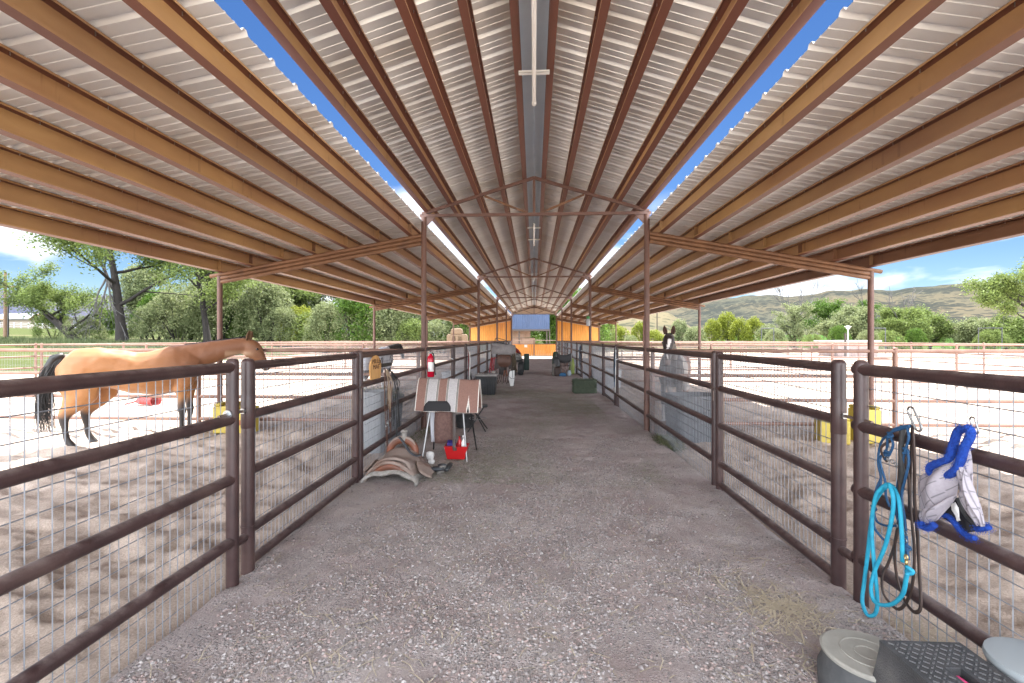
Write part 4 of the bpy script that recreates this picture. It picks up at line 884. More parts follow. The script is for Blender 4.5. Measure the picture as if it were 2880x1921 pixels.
b=MB(); b.tube(smoothpts([(-1.89,yb+.06,zb+.05),(-1.91,yb+.09,zb+.11),(-1.93,yb+.15,zb+.12),(-1.94,yb+.17,zb+.02)]),0.004,6); b.build('hanging_hook',M_blackmetal,pl)
# ---- bridles hanging on a bracket, left fence
def strap(b,pts,w_=0.011,t_=0.004,n=6): b.tube(smoothpts(pts,5),w_,n,flat=t_/w_,up=(1,0,0),cap=True)
X=-1.885
tk=thing('bridle_bundle','bundle of black and tan bridles and reins on a hook bracket on the left fence','bridles',onX(1090,1035,X))
b=MB(); A=onX(1073,1030,X);B=onX(1100,1022,X); b.box((A+B)/2,(0.02,(B-A).length,0.045)); b.tube([A+Vector((-.03,-.02,-.05)),A+Vector((0,0,0.02))],.006,6); b.tube(smoothpts([A,A+Vector((.02,-.01,.09)),A+Vector((.03,-.08,.1)),A+Vector((.03,-.16,.03))]),.005,6)
b.tube(smoothpts([B,B+Vector((.02,0,.10)),B+Vector((.03,-.09,.12)),B+Vector((.03,-.15,.05))]),.005,6); b.build('bracket',M_blackmetal,tk)
random.seed(11)
for nm,m_,xs_ in (('reins',M_leather,((1082,1035,1084,1170,1090,1270),(1092,1040,1095,1160,1098,1215))),('halter',M_black,((1096,1040,1118,1100,1122,1200),(1104,1044,1106,1150,1104,1200),(1098,1040,1116,1150,1114,1240))),('lead',mat('tan_strap',(0.36,0.27,0.19),rough=0.8),((1084,1040,1092,1080,1094,1150),(1088,1040,1098,1100,1096,1160)))):
    b=MB()
    for q in xs_:
        p=[onX(q[0],q[1],X+.01),onX(q[2]-2,(q[1]+q[3])/2,X+.02),onX(q[2],q[3],X+.03),onX(q[4],q[5],X+.02)]; strap(b,p,0.014,0.005)
        strap(b,[p[0],p[1]+Vector((.02,.05,-.02)),p[2]+Vector((.0,.06,.0)),p[3]+Vector((0,.03,.0))],0.010,0.004)
    b.build(nm,m_,tk)
b=MB()
for c in ((1084,1172),(1090,1190),(1098,1180),(1086,1200)):
    c=onX(c[0],c[1],X+.03); b.tube([c+Vector((0.004*math.sin(3*u),.028*math.cos(u),.032*math.sin(u))) for u in [2*PI*j/12 for j in range(12)]],.004,5,closed=True)
b.build('bit',M_steel,tk)
# ---- right near: carabiner with rope halter, turquoise lead and leather bridle
X=1.875
def cara(b,px,py,tilt,L,wd,r,X=X):
    c=onX(px,py,X); pts=[]
    for j in range(28):
        u=2*PI*j/28; a=math.cos(u)*wd; h=math.sin(u); hh=L*(h if abs(h)>.75 else h); a2=wd*math.copysign(min(1,abs(math.cos(u))*1.6),math.cos(u)); y=a2*math.cos(tilt)-hh*math.sin(tilt); z=a2*math.sin(tilt)+hh*math.cos(tilt); pts.append(c+Vector((0,y,z)))
    b.tube(pts,r,7,closed=True)
ht=thing('halter_bundle','blue rope halter, turquoise lead rope and leather bridle clipped to the near right fence rail','halter',onX(2520,1200,X))
b=MB(); cara(b,2572,1178,-0.55,0.062,0.020,0.0052); b.build('carabiner',M_steel,ht,smooth=True)
def L(*p,x=None,dx=0.0): return [onX(a,c,(X if x is None else x)+dx-0.012*math.sin(i*1.3)) for i,(a,c) in enumerate(p)]
b=MB()
for pts in ([(2560,1196),(2520,1205),(2500,1222),(2478,1245),(2470,1300),(2478,1350),(2465,1400),(2455,1430)],[(2560,1200),(2515,1212),(2497,1226),(2494,1262),(2475,1290),(2480,1320),(2490,1355),(2492,1395),(2502,1425)],
            [(2548,1196),(2556,1230),(2545,1270),(2538,1320),(2524,1370),(2520,1440),(2540,1500),(2548,1560)],[(2500,1222),(2512,1250),(2500,1280),(2488,1292)],[(2478,1345),(2462,1385),(2456,1428),(2460,1450),(2470,1470),(2500,1480),(2520,1478)],[(2550,1262),(2556,1300),(2545,1350),(2535,1400),(2545,1460),(2552,1540),(2556,1575)],
            [(2455,1430),(2458,1480),(2478,1510),(2495,1525)]):
    b.tube(smoothpts(L(*pts,dx=-0.01)),0.0062,7)
for c in ((2502,1224),(2494,1275),(2546,1268),(2456,1430),(2552,1540)):
    c=onX(c[0],c[1],X-0.012); b.tube([c+Vector((.008*math.cos(u*2),.011*math.cos(u),.013*math.sin(u))) for u in [2*PI*j/14 for j in range(14)]],.0065,6,closed=True)
b.build('rope_halter',M_bluerope,ht,smooth=True)
b=MB()
pts=[(2475,1440),(2462,1400)]
b.tube(smoothpts(L((2538,1580),(2536,1500),(2530,1420),(2518,1380),(2500,1362),(2480,1372),(2462,1400),(2450,1470),(2440,1560),(2430,1640),(2425,1690),(2436,1725),(2452,1732),(2466,1715),(2466,1660),(2458,1580),(2452,1500),(2456,1430),(2472,1392),(2496,1366),dx=-0.03),5),0.0098,9)
b.tube(smoothpts(L((2500,1362),(2512,1400),(2508,1460),(2488,1540),(2462,1600),(2450,1650),(2458,1690),(2485,1702),(2515,1696),(2540,1668),(2548,1630),(2552,1612),dx=-0.05),5),0.0098,9)
c=onX(2556,1604,X-.05); b.tube([c+Vector((.006*math.cos(u*2),.016*math.cos(u),.014*math.sin(u))) for u in [2*PI*j/14 for j in range(14)]],.0098,8,closed=True)
b.build('lead_rope',M_cyan,ht,smooth=True)
b=MB(); c0=onX(2549,1590,X-.05); c1=onX(2548,1555,X-.04); b.tube([c0,(c0+c1)/2],.006,8); b.tube([(c0+c1)/2+Vector((0,.009*math.cos(u),.014*math.sin(u)+.008)) for u in [2*PI*j/12 for j in range(12)]],.0035,6,closed=True); b.build('snap',M_brass,ht,smooth=True)
b=MB()
for pts,w_ in (([(2540,1196),(2530,1300),(2528,1400),(2524,1500),(2500,1580),(2482,1620),(2485,1670),(2520,1712),(2545,1700),(2565,1650),(2572,1560),(2566,1480),(2560,1400),(2562,1300),(2566,1200)],.009),
               ([(2566,1196),(2572,1300),(2572,1400),(2580,1500),(2585,1600),(2590,1700),(2578,1722),(2560,1712),(2540,1680),(2522,1620),(2516,1540),(2530,1460)],.010),([(2555,1196),(2548,1300),(2556,1350),(2558,1440)],.009),([(2510,1238),(2480,1256),(2482,1280),(2495,1300)],.008)):
    b.tube(smoothpts(L(*pts,dx=0.0),4),w_,6,flat=0.35,up=(1,0,0))
b.build('leather_bridle',M_leather_dk,ht,smooth=True)
b=MB(); b.tube(smoothpts(L((2540,1196),(2535,1260),(2537,1330),(2534,1380)),4),.013,7); b.build('padded_strap',M_rubber,ht,smooth=True)
b=MB()
for a in ((2498,1290),(2510,1298),(2520,1306),(2546,1520),(2548,1500),(2520,1478)): 
    c=onX(a[0],a[1],X-.02); b.tube([c+Vector((0,.010*math.cos(u),.010*math.sin(u))) for u in [2*PI*j/10 for j in range(10)]],.003,5,closed=True)
b.build('ring',M_steel,ht,smooth=True)
# ---- fly mask with blue fleece
fm=thing('fly_mask','grey mesh fly mask with royal blue fleece trim clipped to the near right fence rail','fly mask',onX(2680,1300,X))
b=MB(); cara(b,2740,1196,-0.35,0.035,0.011,0.0038,X=1.87); b.build('carabiner',M_steel,fm,smooth=True)
def sheetmesh(corners,nu,nv,bul,x0,colfn):
    # bilinear patch with a bulge towards the aisle
    a,b_,c,d=[onX(p[0],p[1],x0) for p in corners]; V=[];F=[];K=[]
    for j in range(nv+1):
        for i in range(nu+1):
            u=i/nu;v=j/nv; p=a.lerp(b_,u).lerp(d.lerp(c,u),v); p.x-=bul*math.sin(PI*u)*math.sin(PI*min(1,v+.1))+0.006*math.sin(9*u+5*v); V.append(p); K.append(colfn(u,v))
    for j in range(nv):
        for i in range(nu): k=j*(nu+1)+i; F.append((k,k+1,k+nu+2,k+nu+1))
    return V,F,K
def patch(name,corners,nu,nv,bul,x0,colfn,par,mt,th=0.004):
    V,F,K=sheetmesh(corners,nu,nv,bul,x0,colfn); b=MB(); b.add(V,F); o=b.build(name,mt,par,smooth=True,solid=th)
    at_=o.data.attributes.new('col','FLOAT_COLOR','POINT'); at_.data.foreach_set('color',[x for k in K for x in (k[0],k[1],k[2],1)]); return o
G=(0.37,0.34,0.38); LN=(0.16,0.15,0.17)
def maskcol(u,v): return LN if (abs((u*3.1)%1-0.5)<0.03 or abs((v*3.3+0.3*u)%1-0.5)<0.036) else G
patch('face_mesh',[(2585,1345),(2695,1290),(2694,1400),(2592,1470)],44,40,0.05,1.86,maskcol,fm,M_mask)
patch('face_mesh',[(2588,1440),(2694,1390),(2640,1462),(2590,1478)],44,20,0.03,1.858,maskcol,fm,M_mask)
patch('face_mesh',[(2700,1300),(2722,1330),(2772,1480),(2760,1482)],20,40,0.03,1.85,maskcol,fm,M_mask)
patch('face_mesh',[(2694,1290),(2724,1240),(2740,1380),(2696,1395)],30,30,0.03,1.87,maskcol,fm,M_mask)
patch('face_mesh',[(2696,1390),(2738,1370),(2776,1488),(2748,1492)],30,30,0.02,1.86,maskcol,fm,M_mask)
b=MB()
b.tube(smoothpts([onX(a,c,1.845) for a,c in ((2705,1205),(2692,1218),(2680,1255),(2668,1290),(2645,1300),(2618,1312),(2618,1330),(2640,1340),(2670,1335),(2692,1318),(2700,1300),(2705,1285),(2712,1260),(2728,1230),(2730,1212),(2718,1202))],5),[.017]*(15*5+1),10)
b.tube(smoothpts([onX(a,c,1.84) for a,c in ((2588,1468),(2595,1482),(2612,1486),(2628,1475))]),.014,8)
b.tube(smoothpts([onX(a,c,1.88) for a,c in ((2640,1445),(2670,1455),(2700,1490),(2722,1508),(2742,1514))]),.012,8); b.tube(smoothpts([onX(a,c,1.86) for a,c in ((2746,1488),(2766,1486),(2782,1482))]),.012,8)
random.seed(17); base=list(b.v)
for i in range(9000):
    p=Vector(random.choice(base)); d=Vector((rnd(-1,.3),rnd(-1,1),rnd(-1,1))).normalized(); p+=Vector((rnd(-.008,.008),rnd(-.012,.012),rnd(-.012,.012))); q_=p+d*rnd(.002,.006); w1=d.orthogonal().normalized()*.0012
    b.add([p-w1,p+w1,q_],[(0,1,2)])
b.build('fleece_trim',M_bluefur,fm,smooth=True)
patch('inner_lining',[(2645,1448),(2690,1400),(2765,1490),(2715,1500)],10,10,-0.01,1.885,lambda u,v:(.02,.02,.024),fm,M_mask)
b=MB(); b.tube(smoothpts([onX(a,c,1.855) for a,c in ((2692,1400),(2712,1445),(2740,1475),(2765,1488))]),.009,6,flat=.4,up=(1,0,0)); b.build('closure_strap',M_black,fm)
patch('care_label',[(2675,1418),(2688,1412),(2702,1462),(2692,1468)],3,3,0,1.845,lambda u,v:(.62,.62,.62),fm,M_mask,.001)
# ---- saddle on the ground
def arch(cx,cy,hw,h,y0,y1,z0,n=16,thick=.02,flare=0.0,m=6,skew=0.0,lift=None):
    rings=[]
    for j in range(m+1):
        v=j/m; y=y0+(y1-y0)*v; r_=[]
        for i in range(n+1):
            a=PI*i/n; x=cx-math.cos(a)*hw*(1+flare*abs(v-.5)); z=z0+h*math.sin(a)**0.75*(1+ (lift(v) if lift else 0)); r_.append((x,y+skew*math.cos(a),z))
        rings.append(r_)
    return rings
cx,cy=-1.58,5.20
sd_=thing('western_saddle','dusty tan western saddle set down on the gravel beside the left fence','saddle',(cx,cy,0))
b=MB(); b.loft(arch(cx,cy,.27,.18,cy-.30,cy+.30,0.03,flare=.06,lift=lambda v:.12*abs(v-.5)),closed=False); b.build('skirt',M_dustleather,sd_,smooth=True,solid=.022)
b=MB(); b.loft(arch(cx,cy,.29,.135,cy-.36,cy+.16,0.012,flare=.10,lift=lambda v:.1*math.sin(v*9)),closed=False); b.build('fleece_lining',M_fleece,sd_,smooth=True,solid=.03)
b=MB(); b.loft(arch(cx,cy,.225,.155,cy-.24,cy+.18,0.085,lift=lambda v:.35*(v-.45)**2*4-.05,m=10),closed=False); b.build('seat',M_dustleather,sd_,smooth=True,solid=.03)
b=MB(); pts=[(cx-.22+.44*u, cy-.25-.05*math.sin(PI*u), .13+.125*math.sin(PI*u)**.8) for u in [i/14 for i in range(15)]]; b.tube(pts,[.016]+[.026]*13+[.016],8,flat=.8); b.build('cantle',M_dustleather,sd_,smooth=True)
b=MB(); rr=[]
for u in [i/14 for i in range(15)]:
    x=cx-.20+.40*u; zt=.125+.115*math.sin(PI*u)**.8; zb_=.09+.085*math.sin(PI*u)**.9; rr.append([(x,cy-.262-.04*math.sin(PI*u),zt),(x,cy-.275-.03*math.sin(PI*u),zb_)])
b.loft(rr,closed=False); b.build('cantle_back',M_orangeleather,sd_,smooth=True,solid=.012)
b=MB(); pts=smoothpts([(cx-.155,cy+.20,.20),(cx-.15,cy+.21,.29),(cx-.09,cy+.22,.36),(cx,cy+.22,.385),(cx+.09,cy+.22,.36),(cx+.15,cy+.21,.29),(cx+.155,cy+.20,.20)],4); b.tube(pts,.043,12); b.build('fork',M_orangeleather,sd_,smooth=True)
b=MB(); pts=smoothpts([(cx-.165,cy+.19,.22),(cx-.155,cy+.2,.31),(cx-.09,cy+.21,.39),(cx,cy+.21,.415),(cx+.09,cy+.21,.39),(cx+.155,cy+.2,.31),(cx+.165,cy+.19,.22)],4); b.tube(pts,.024,10); b.build('fork_binding',M_dustleather,sd_,smooth=True)
b=MB(); b.lathe([(.038,.38),(.03,.42),(.026,.46),(.03,.475),(.042,.482),(.044,.495),(.03,.51),(.005,.513)],(cx+.02,cy+.21,0),16); b.build('horn',M_fleece,sd_,smooth=True)
b=MB(); b.tube(smoothpts([(cx-.03,cy+.17,.43),(cx+.05,cy+.12,.36),(cx+.12,cy+.08,.28),(cx+.2,cy+.06,.24),(cx+.26,cy+.08,.245)]),.02,8,flat=.4); b.build('tie_strap',M_greyplastic,sd_,smooth=True)
for s_ in (-1,1):
    b=MB(); R_=[]
    for v in [i/8 for i in range(9)]:
        z=.17-.135*v; x=cx+s_*(.25+.16*v); R_.append([(x+.01*s_*math.sin(5*w),cy-.02+w*(.10+.09*math.sin(PI*min(1,v*1.1))),z+.03*math.cos(w*1.6)-.0) for w in [-1,-.6,-.2,.2,.6,1]])
    b.loft(R_,closed=False); b.build('fender',M_dustleather,sd_,smooth=True,solid=.012)
b=MB(); b.tube(smoothpts([(cx-.28,cy-.25,.05),(cx-.40,cy-.30,.02),(cx-.45,cy-.36,.015),(cx-.36,cy-.42,.015)]),.012,6,flat=.4); b.build('latigo',M_leather,sd_,smooth=True)
for ob_ in [c for c in sd_.children if c.name.split('.')[0] in ('skirt','fleece_lining','seat','fender')]:
    for v in ob_.data.vertices: q=v.co*1.0; v.co=v.co+Vector((noise.noise(q*7),noise.noise(q*7+Vector((5,0,0))),noise.noise(q*7+Vector((0,9,0)))))*.022
# splint boots heap
random.seed(31); sb=thing('splint_boots','crumpled heap of grey and white horse leg boots on the ground right of the saddle','leg boots',(-1.02,5.33,0))
for k in range(7):
    a=rnd(0,6.28); c=Vector((-1.03+rnd(-.11,.11),5.33+rnd(-.08,.08),.035+rnd(0,.06))); b=MB(); q=Vector((math.cos(a),math.sin(a),rnd(-.2,.4)))*.075; b.tube([c-q,c-q*.4,c+q*.4,c+q],[.028,.038,.036,.026],9,flat=.6); b.build('leg_boot',(M_greyplastic,M_fleece,M_black)[k%3],sb,smooth=True)
# white foam brush/ball
b=MB(); c=Vector((-1.33,5.78,.11)); 
b.lathe([(.005,-.055),(.04,-.045),(.055,0),(.045,.04),(.005,.055)],c,16); b.lathe([(.005,-.045),(.035,-.035),(.045,0),(.03,.035),(.005,.045)],c+Vector((.02,-.02,-.07)),14); o=b.build('polo_wraps',mat('white_wrap',(0.6,0.59,0.58),rough=.95,bump=.5,bscale=60),smooth=True); tag(o,'two white rolled leg wraps on the ground between saddle and rack','leg wraps')
# ---- saddle rack with the striped blanket
rk=thing('saddle_rack','folding metal rack under the striped blanket in the aisle on the left','saddle rack',(-1.16,6.15,0))
ax0,ax1=-1.50,-0.82; yc=6.15
for (x,dy,m_) in ((-1.42,-.20,M_steel),(-1.40,.22,M_blackmetal),(-.93,-.20,M_steel),(-.88,.24,M_blackmetal)):
    b=MB(); xt=x+(0.05 if x<-1.2 else -.03); b.tube([(x-(.04 if x<-1.2 else -.06),yc+dy*1.4,0.0),(xt,yc+dy*.5,.80)],.011,8); b.build('leg',m_,rk,auto=40)
b=MB(); b.tube([(ax0+.05,yc-.12,.82),(ax1-.05,yc-.12,.82)],.011,8); b.tube([(ax0+.05,yc+.12,.82),(ax1-.05,yc+.12,.82)],.011,8); b.tube([(ax0+.02,yc,.95),(ax1-.02,yc,.95)],.02,8); b.box((-1.40,yc,.86),(.012,.13,.10)); b.box((-.92,yc,.86),(.012,.13,.10)); b.build('rack_frame',M_blackmetal,rk)
BR=(0.235,0.135,0.11);GR=(0.42,0.40,0.40);BK=(0.02,0.02,0.022);WT=(0.66,0.63,0.58)
def bcol(u,v):
    # u along the length 0..1, v across (0 = front hem)
    if u<.012 or u>.988 or v<.012 or v>.988: return WT
    def st(a): 
        d=u-a
        if abs(d)<.004: return WT
        if abs(d)<.012: return BK
        if abs(d)<.018: return WT
        return None
    for a in (.165,.335,.495,.655):
        c=st(a)
        if c: return c
    d=abs(u-.84)
    if v<.30 and v>.0:
        k=(int((.30-v)/.03)+1)*.0046 if v>.12 else .026
        if d<k:
            k2=(int((.20-v)/.03)+1)*.0045 if .09<v<.20 else (.016 if v<=.09 else 0)
            return BK if d<k2 else WT
    if (.165<u<.335) or (.495<u<.655): return GR
    return BR
V=[];F=[];K=[]; nu,nv=200,70
for j in range(nv+1):
    v=j/nv; ang=PI*(v)
    for i in range(nu+1):
        u=i/nu; x=ax0-.07+(ax1-ax0+.16)*u; hw=.235; y=yc-hw*math.cos(ang); z=1.062-.407*abs(math.cos(ang))**1.45
        y+= .006*math.sin(u*17)*math.cos(ang); z+=.005*math.sin(u*11+2)-.02*u; V.append((x,y,z)); K.append(bcol(u,v))
for j in range(nv):
    for i in range(nu): k=j*(nu+1)+i; F.append((k,k+1,k+nu+2,k+nu+1))
b=MB(); b.add(V,F); bl=b.build('saddle_blanket',attr_mat('woven_wool',rough=1,bump=.6,bscale=200,n2=.12),smooth=True,solid=.018)
a_=bl.data.attributes.new('col','FLOAT_COLOR','POINT'); a_.data.foreach_set('color',[x for k in K for x in (k[0],k[1],k[2],1)])
tag(bl,'brown and grey striped wool saddle blanket draped over the rack on the left','saddle blanket')
b=MB(); rows=[]
for v in [i/6 for i in range(7)]:
    ang=PI*(.03+.19*v); ins=.0 if v<.5 else (v-.5)**2*.22; rows.append([(ax0+.05+ins+(.36-2*ins)*u, yc-.235*math.cos(ang)-.013,1.062-.407*abs(math.cos(ang))**1.45+.006-.02*.3) for u in [i/10 for i in range(11)]])
b.loft(rows,closed=False); o=b.build('wear_patch',mat('black_suede',(0.022,0.022,0.024),rough=.9),bl,smooth=True,solid=.004)
# leather hanging under the rack
b=MB(); rows=[]
for v in [i/10 for i in range(11)]:
    z=.80-.58*v; wd=.10+.03*math.sin(v*2.6); rows.append([(-1.20+wd*w,yc-.14-.02*math.sin(2*w+v*3),z) for w in [-1,-.6,-.2,.2,.6,1]])
b.loft(rows,closed=False); o=b.build('leather_chaps',mat('rough_brown_leather',(0.10,0.05,0.042),rough=.8,col2=(0.15,0.085,0.07),scale=30,bump=.6,bscale=80),smooth=True,solid=.012); tag(o,'brown leather chap hanging below the striped blanket on the rack','chaps')
b=MB(); b.tube(smoothpts([(-1.06,yc-.16,.66),(-1.05,yc-.21,.40),(-1.04,yc-.27,.24),(-1.04,yc-.28,.18)]),.022,6,flat=.25,up=(0,1,0)); b.box((-1.03,yc-.27,.17),(.05,.012,.04)); b.build('cinch_strap',M_leather_dk,o)
b=MB(); rows=[[( -1.36+.055*w*(1-.5*abs(v-.4)),yc+.02-.02*w*w,.66-.46*v) for w in [-1,-.3,.3,1]] for v in [i/6 for i in range(7)]]; b.loft(rows,closed=False); o=b.build('white_feed_bag',mat('white_bag',(0.62,0.63,0.68),rough=.7),smooth=True,solid=.02); tag(o,'narrow white bag hanging behind the brown chap under the rack','bag')
tt=thing('grooming_tote','bright red plastic grooming tote with bottles on the ground under the rack','tote',(-1.02,5.98,0))
b=MB(); c=(-1.02,5.98)
def rect(w_,d_,z,r=.02): return [(c[0]-w_,c[1]-d_,z),(c[0]+w_,c[1]-d_,z),(c[0]+w_,c[1]+d_,z),(c[0]-w_,c[1]+d_,z)]
b.loft([rect(.115,.08,.03),rect(.15,.10,.19),rect(.157,.107,.19),rect(.157,.107,.202),rect(.146,.096,.202),rect(.11,.075,.05)],cap=True); b.build('tub',M_red,tt,bevel=.004)
b=MB(); b.lathe([(.03,.06),(.03,.24),(.012,.27),(.012,.30),(.016,.30),(.016,.33),(.004,.335)],(c[0]+.09,c[1],0),14); b.build('bottle',M_white,tt,smooth=True)
b=MB(); b.lathe([(.028,.06),(.028,.25),(.012,.27),(.012,.31)],(c[0]+.03,c[1]+.03,0),14); b.build('bottle',M_red,tt,smooth=True)
b=MB(); b.box((c[0]-.07,c[1],.215),(.11,.06,.035)); 
for k in range(60): x_,y_=c[0]-.07+rnd(-.05,.05),c[1]+rnd(-.028,.028); b.tube([(x_,y_,.23),(x_+rnd(-.005,.005),y_,.262)],.0022,4)
b.build('brush',mat('blue_bristles',(0.03,0.02,0.16),rough=.7),tt)
# ---- black folding stool
st_=thing('folding_stool','black folding stool between the striped blanket and the black storage tote','stool',(-.98,7.9,0))
b=MB(); b.lathe([(.17,.42),(.175,.44),(.17,.46),(.01,.465)],(-.98,7.9,0),20,sy=.85); b.build('seat',M_black,st_,auto=40)
for dx,dy in ((-.16,-.14),(.16,-.14),(-.16,.14),(.16,.14)): b=MB(); b.tube([(-.98-dx*.7,7.9-dy*.2,.43),(-.98+dx,7.9+dy,0)],.011,8); b.build('leg',M_blackmetal,st_)
b=MB(); b.tube([(-.98+.15*math.cos(u),7.9+.14*math.sin(u),.22) for u in [2*PI*j/16 for j in range(16)]],.006,5,closed=True); b.build('brace_ring',M_steel,st_)
o_=MB(); o_.lathe([(.13,.0),(.16,.02),(.17,.22),(.165,.22),(.15,.03)],(-1.25,8.2,0),20,cap1=False); o=o_.build('feed_pan',M_rubber,auto=40); tag(o,'black rubber feed pan on the ground beside the folding stool','feed pan')
# ---- black storage tote with grey lid
tb=thing('storage_tote','big black storage tote with a dusty grey ribbed lid near the left fence','storage box',(-1.36,12.9,0)); c=(-1.36,13.1)
b=MB(); b.loft([rect(.24,.26,0),rect(.29,.31,.52),rect(.30,.32,.52),rect(.30,.32,.55)],cap=True)
for k in range(-3,4): b.box((c[0]+k*.075,c[1]-.295,.27),(.03,.03,.46))
b.build('tub',M_black,tb,bevel=.006)
b=MB(); b.loft([rect(.31,.33,.55),rect(.32,.34,.56),rect(.31,.33,.60),rect(.27,.29,.615)],cap=True)
for k in range(-3,4): b.box((c[0]+k*.07,c[1],.62),(.035,.48,.018))
b.build('lid',mat('dusty_grey_plastic',(0.22,0.21,0.20),rough=.7,col2=(0.32,0.30,0.29),scale=5),tb,bevel=.005)
b=MB()
for k in range(5): b.tube([(c[0]+.2+.055*math.cos(u),c[1]-.12+.09*math.sin(u),.64+k*.012) for u in [2*PI*j/16 for j in range(16)]],.008,6,closed=True)
o=b.build('coiled_rope',M_fleece,smooth=True); tag(o,'coil of pale rope lying on the lid of the black storage tote','rope')
# ---- second saddle on a tall rack with a grey pad
r2=thing('tall_saddle_rack','tall black tube saddle rack standing beyond the black storage tote','saddle rack',(-1.0,15.7,0)); rx,ry=-1.02,15.7
for dx,dy in ((-.36,-.3),(.30,-.3),(-.36,.3),(.30,.3)): b=MB(); b.tube([(rx+dx*1.05,ry+dy,0),(rx+dx*.75,ry+dy*.4,1.15)],.014,8); b.build('leg',M_blackmetal,r2)
b=MB(); b.tube([(rx-.28,ry-.12,1.15),(rx+.24,ry-.12,1.12)],.013,8); b.tube([(rx-.28,ry+.12,1.15),(rx+.24,ry+.12,1.12)],.013,8)
b.tube(smoothpts([(rx-.33,ry-.1,1.30),(rx-.31,ry,1.62),(rx-.10,ry,1.60),(rx+.10,ry,1.52),(rx+.12,ry-.1,1.42),(rx-.05,ry-.12,1.46),(rx-.30,ry-.1,1.50)]),.011,7); b.tube([(rx-.28,ry,1.62),(rx-.12,ry-.1,1.48)],.008,6); b.tube([(rx+.10,ry,1.52),(rx-.16,ry-.1,1.47)],.008,6); b.build('top_bars',M_blackmetal,r2)
b=MB(); rows=[]
for v in [i/14 for i in range(15)]:
    ang=PI*(v); rows.append([(rx-.42+.80*u,ry-.30*math.cos(ang),1.10+.38*math.sin(ang)**.6-.10*u+(.03 if v<.2 else 0)*math.sin(u*3)) for u in [i/12 for i in range(13)]])
b.loft(rows,closed=False); o=b.build('saddle_pad',mat('grey_felt_pad',(0.20,0.18,0.18),rough=1,col2=(0.28,0.26,0.25),scale=6),smooth=True,solid=.03); tag(o,'thick grey felt saddle pad draped over the tall rack','saddle pad')
s2=thing('hanging_saddle','dark brown leather saddle with stirrup hanging on the front of the tall rack','saddle',(rx,ry-.35,.5))
b=MB(); b.loft([ring((rx+.02,ry-.36-.02*math.sin(v*3),1.07-.42*v),Vector((0,1,0)),Vector((1,0,0)),.07+.05*math.sin(PI*v),.20+.06*math.sin(PI*v),12) for v in [i/7 for i in range(8)]]); b.build('seat',M_leather,s2,smooth=True)
b=MB(); b.box((rx+.02,ry-.45,.88),(.30,.03,.22)); b.box((rx-.22,ry-.40,.78),(.14,.05,.34)); b.box((rx+.22,ry-.40,.74),(.12,.05,.28)); b.build('flap',M_leather_dk,s2,bevel=.02)
b=MB(); b.tube([(rx+.06-.05,ry-.46,.36),(rx+.06-.03,ry-.46,.55),(rx+.06+.03,ry-.46,.55),(rx+.06+.06,ry-.46,.36)],.012,6,closed=True,flat=2); b.build('stirrup',M_orangeleather,s2)
b=MB(); 
for k in range(9): b.tube(smoothpts([(rx-.3+.08*k,ry-.44,.72),(rx-.28+.075*k+rnd(-.03,.03),ry-.46,.4),(rx-.2+.05*k,ry-.44,.1+.03*(k%3))]),.014,6,flat=.35,up=(0,1,0))
b.build('hanging_straps',M_leather_dk,s2)
b=MB()
for k in range(4): b.tube(smoothpts([(rx-.42+.05*k,ry-.34,.98),(rx-.46+.06*k,ry-.38,.7),(rx-.50+.07*k,ry-.36,.38)]),.020,6,flat=.4,up=(0,1,0))
o=b.build('red_halter',M_redfab,smooth=True); tag(o,'red nylon halters hanging off the left side of the tall rack','halter')
b=MB()
for k in range(26):
    a0=Vector((rx+.33+rnd(-.05,.06),ry-.33,1.05+rnd(-.1,.1))); b.tube(smoothpts([a0,a0+Vector((rnd(-.05,.08),-.04,-.25)),a0+Vector((rnd(-.06,.1),0,-.45-rnd(0,.2)))]),.008,5)
o=b.build('tangled_reins',mat('olive_cord',(0.10,0.075,0.04),rough=.8,col2=(0.05,0.035,0.025),scale=15)); tag(o,'tangle of brown and olive reins hanging on the right of the tall rack','reins')
b=MB(); b.loft([[(rx+.20,ry-.5,.52),(rx+.36,ry-.5,.56),(rx+.37,ry-.42,.56),(rx+.21,ry-.42,.52)],[(rx+.17,ry-.52,.30),(rx+.36,ry-.52,.32),(rx+.37,ry-.4,.32),(rx+.18,ry-.4,.3)],[(rx+.22,ry-.5,.03),(rx+.33,ry-.5,.03),(rx+.33,ry-.42,.03),(rx+.22,ry-.42,.03)]]); o=b.build('white_canvas_bag',M_white,bevel=.01); tag(o,'white canvas bag with black straps leaning at the foot of the tall rack','bag')
b=MB(); b.tube([(rx+.17,ry-.535,.36),(rx+.27,ry-.54,.28),(rx+.37,ry-.535,.30)],.007,5); b.tube([(rx+.30,ry-.53,.55),(rx+.31,ry-.54,.32)],.007,5); b.build('strap',M_black,o)
# ---- fire extinguisher on the first left post
fe=thing('fire_extinguisher','red fire extinguisher with black hose and white label on the first left truss post','fire extinguisher',(-1.85,7.78,1.0))
c=(-1.80,7.86,0); b=MB(); b.lathe([(.05,.94),(.062,.955),(.062,1.25),(.05,1.30),(.022,1.325),(.022,1.35)],c,20); b.build('cylinder',mat('extinguisher_red',(0.50,0.006,0.03),rough=.25),fe,smooth=True)
b=MB(); b.lathe([(.0635,1.04),(.0635,1.20)],c,20,cap0=False,cap1=False); b.v=[v for v in b.v]; n_=20; b.f=[f for i,f in enumerate(b.f) if i in (13,14,15,16,17,18)]; b.m=[0]*len(b.f); b.build('label_band',M_white,fe)
b=MB(); b.box((c[0],c[1],1.365),(.05,.035,.03)); b.tube([(c[0],c[1]-.02,1.38),(c[0]+.04,c[1]-.10,1.42)],.008,6); b.tube([(c[0],c[1]-.02,1.36),(c[0]+.04,c[1]-.10,1.36)],.007,6); b.build('valve_handle',M_steel,fe)
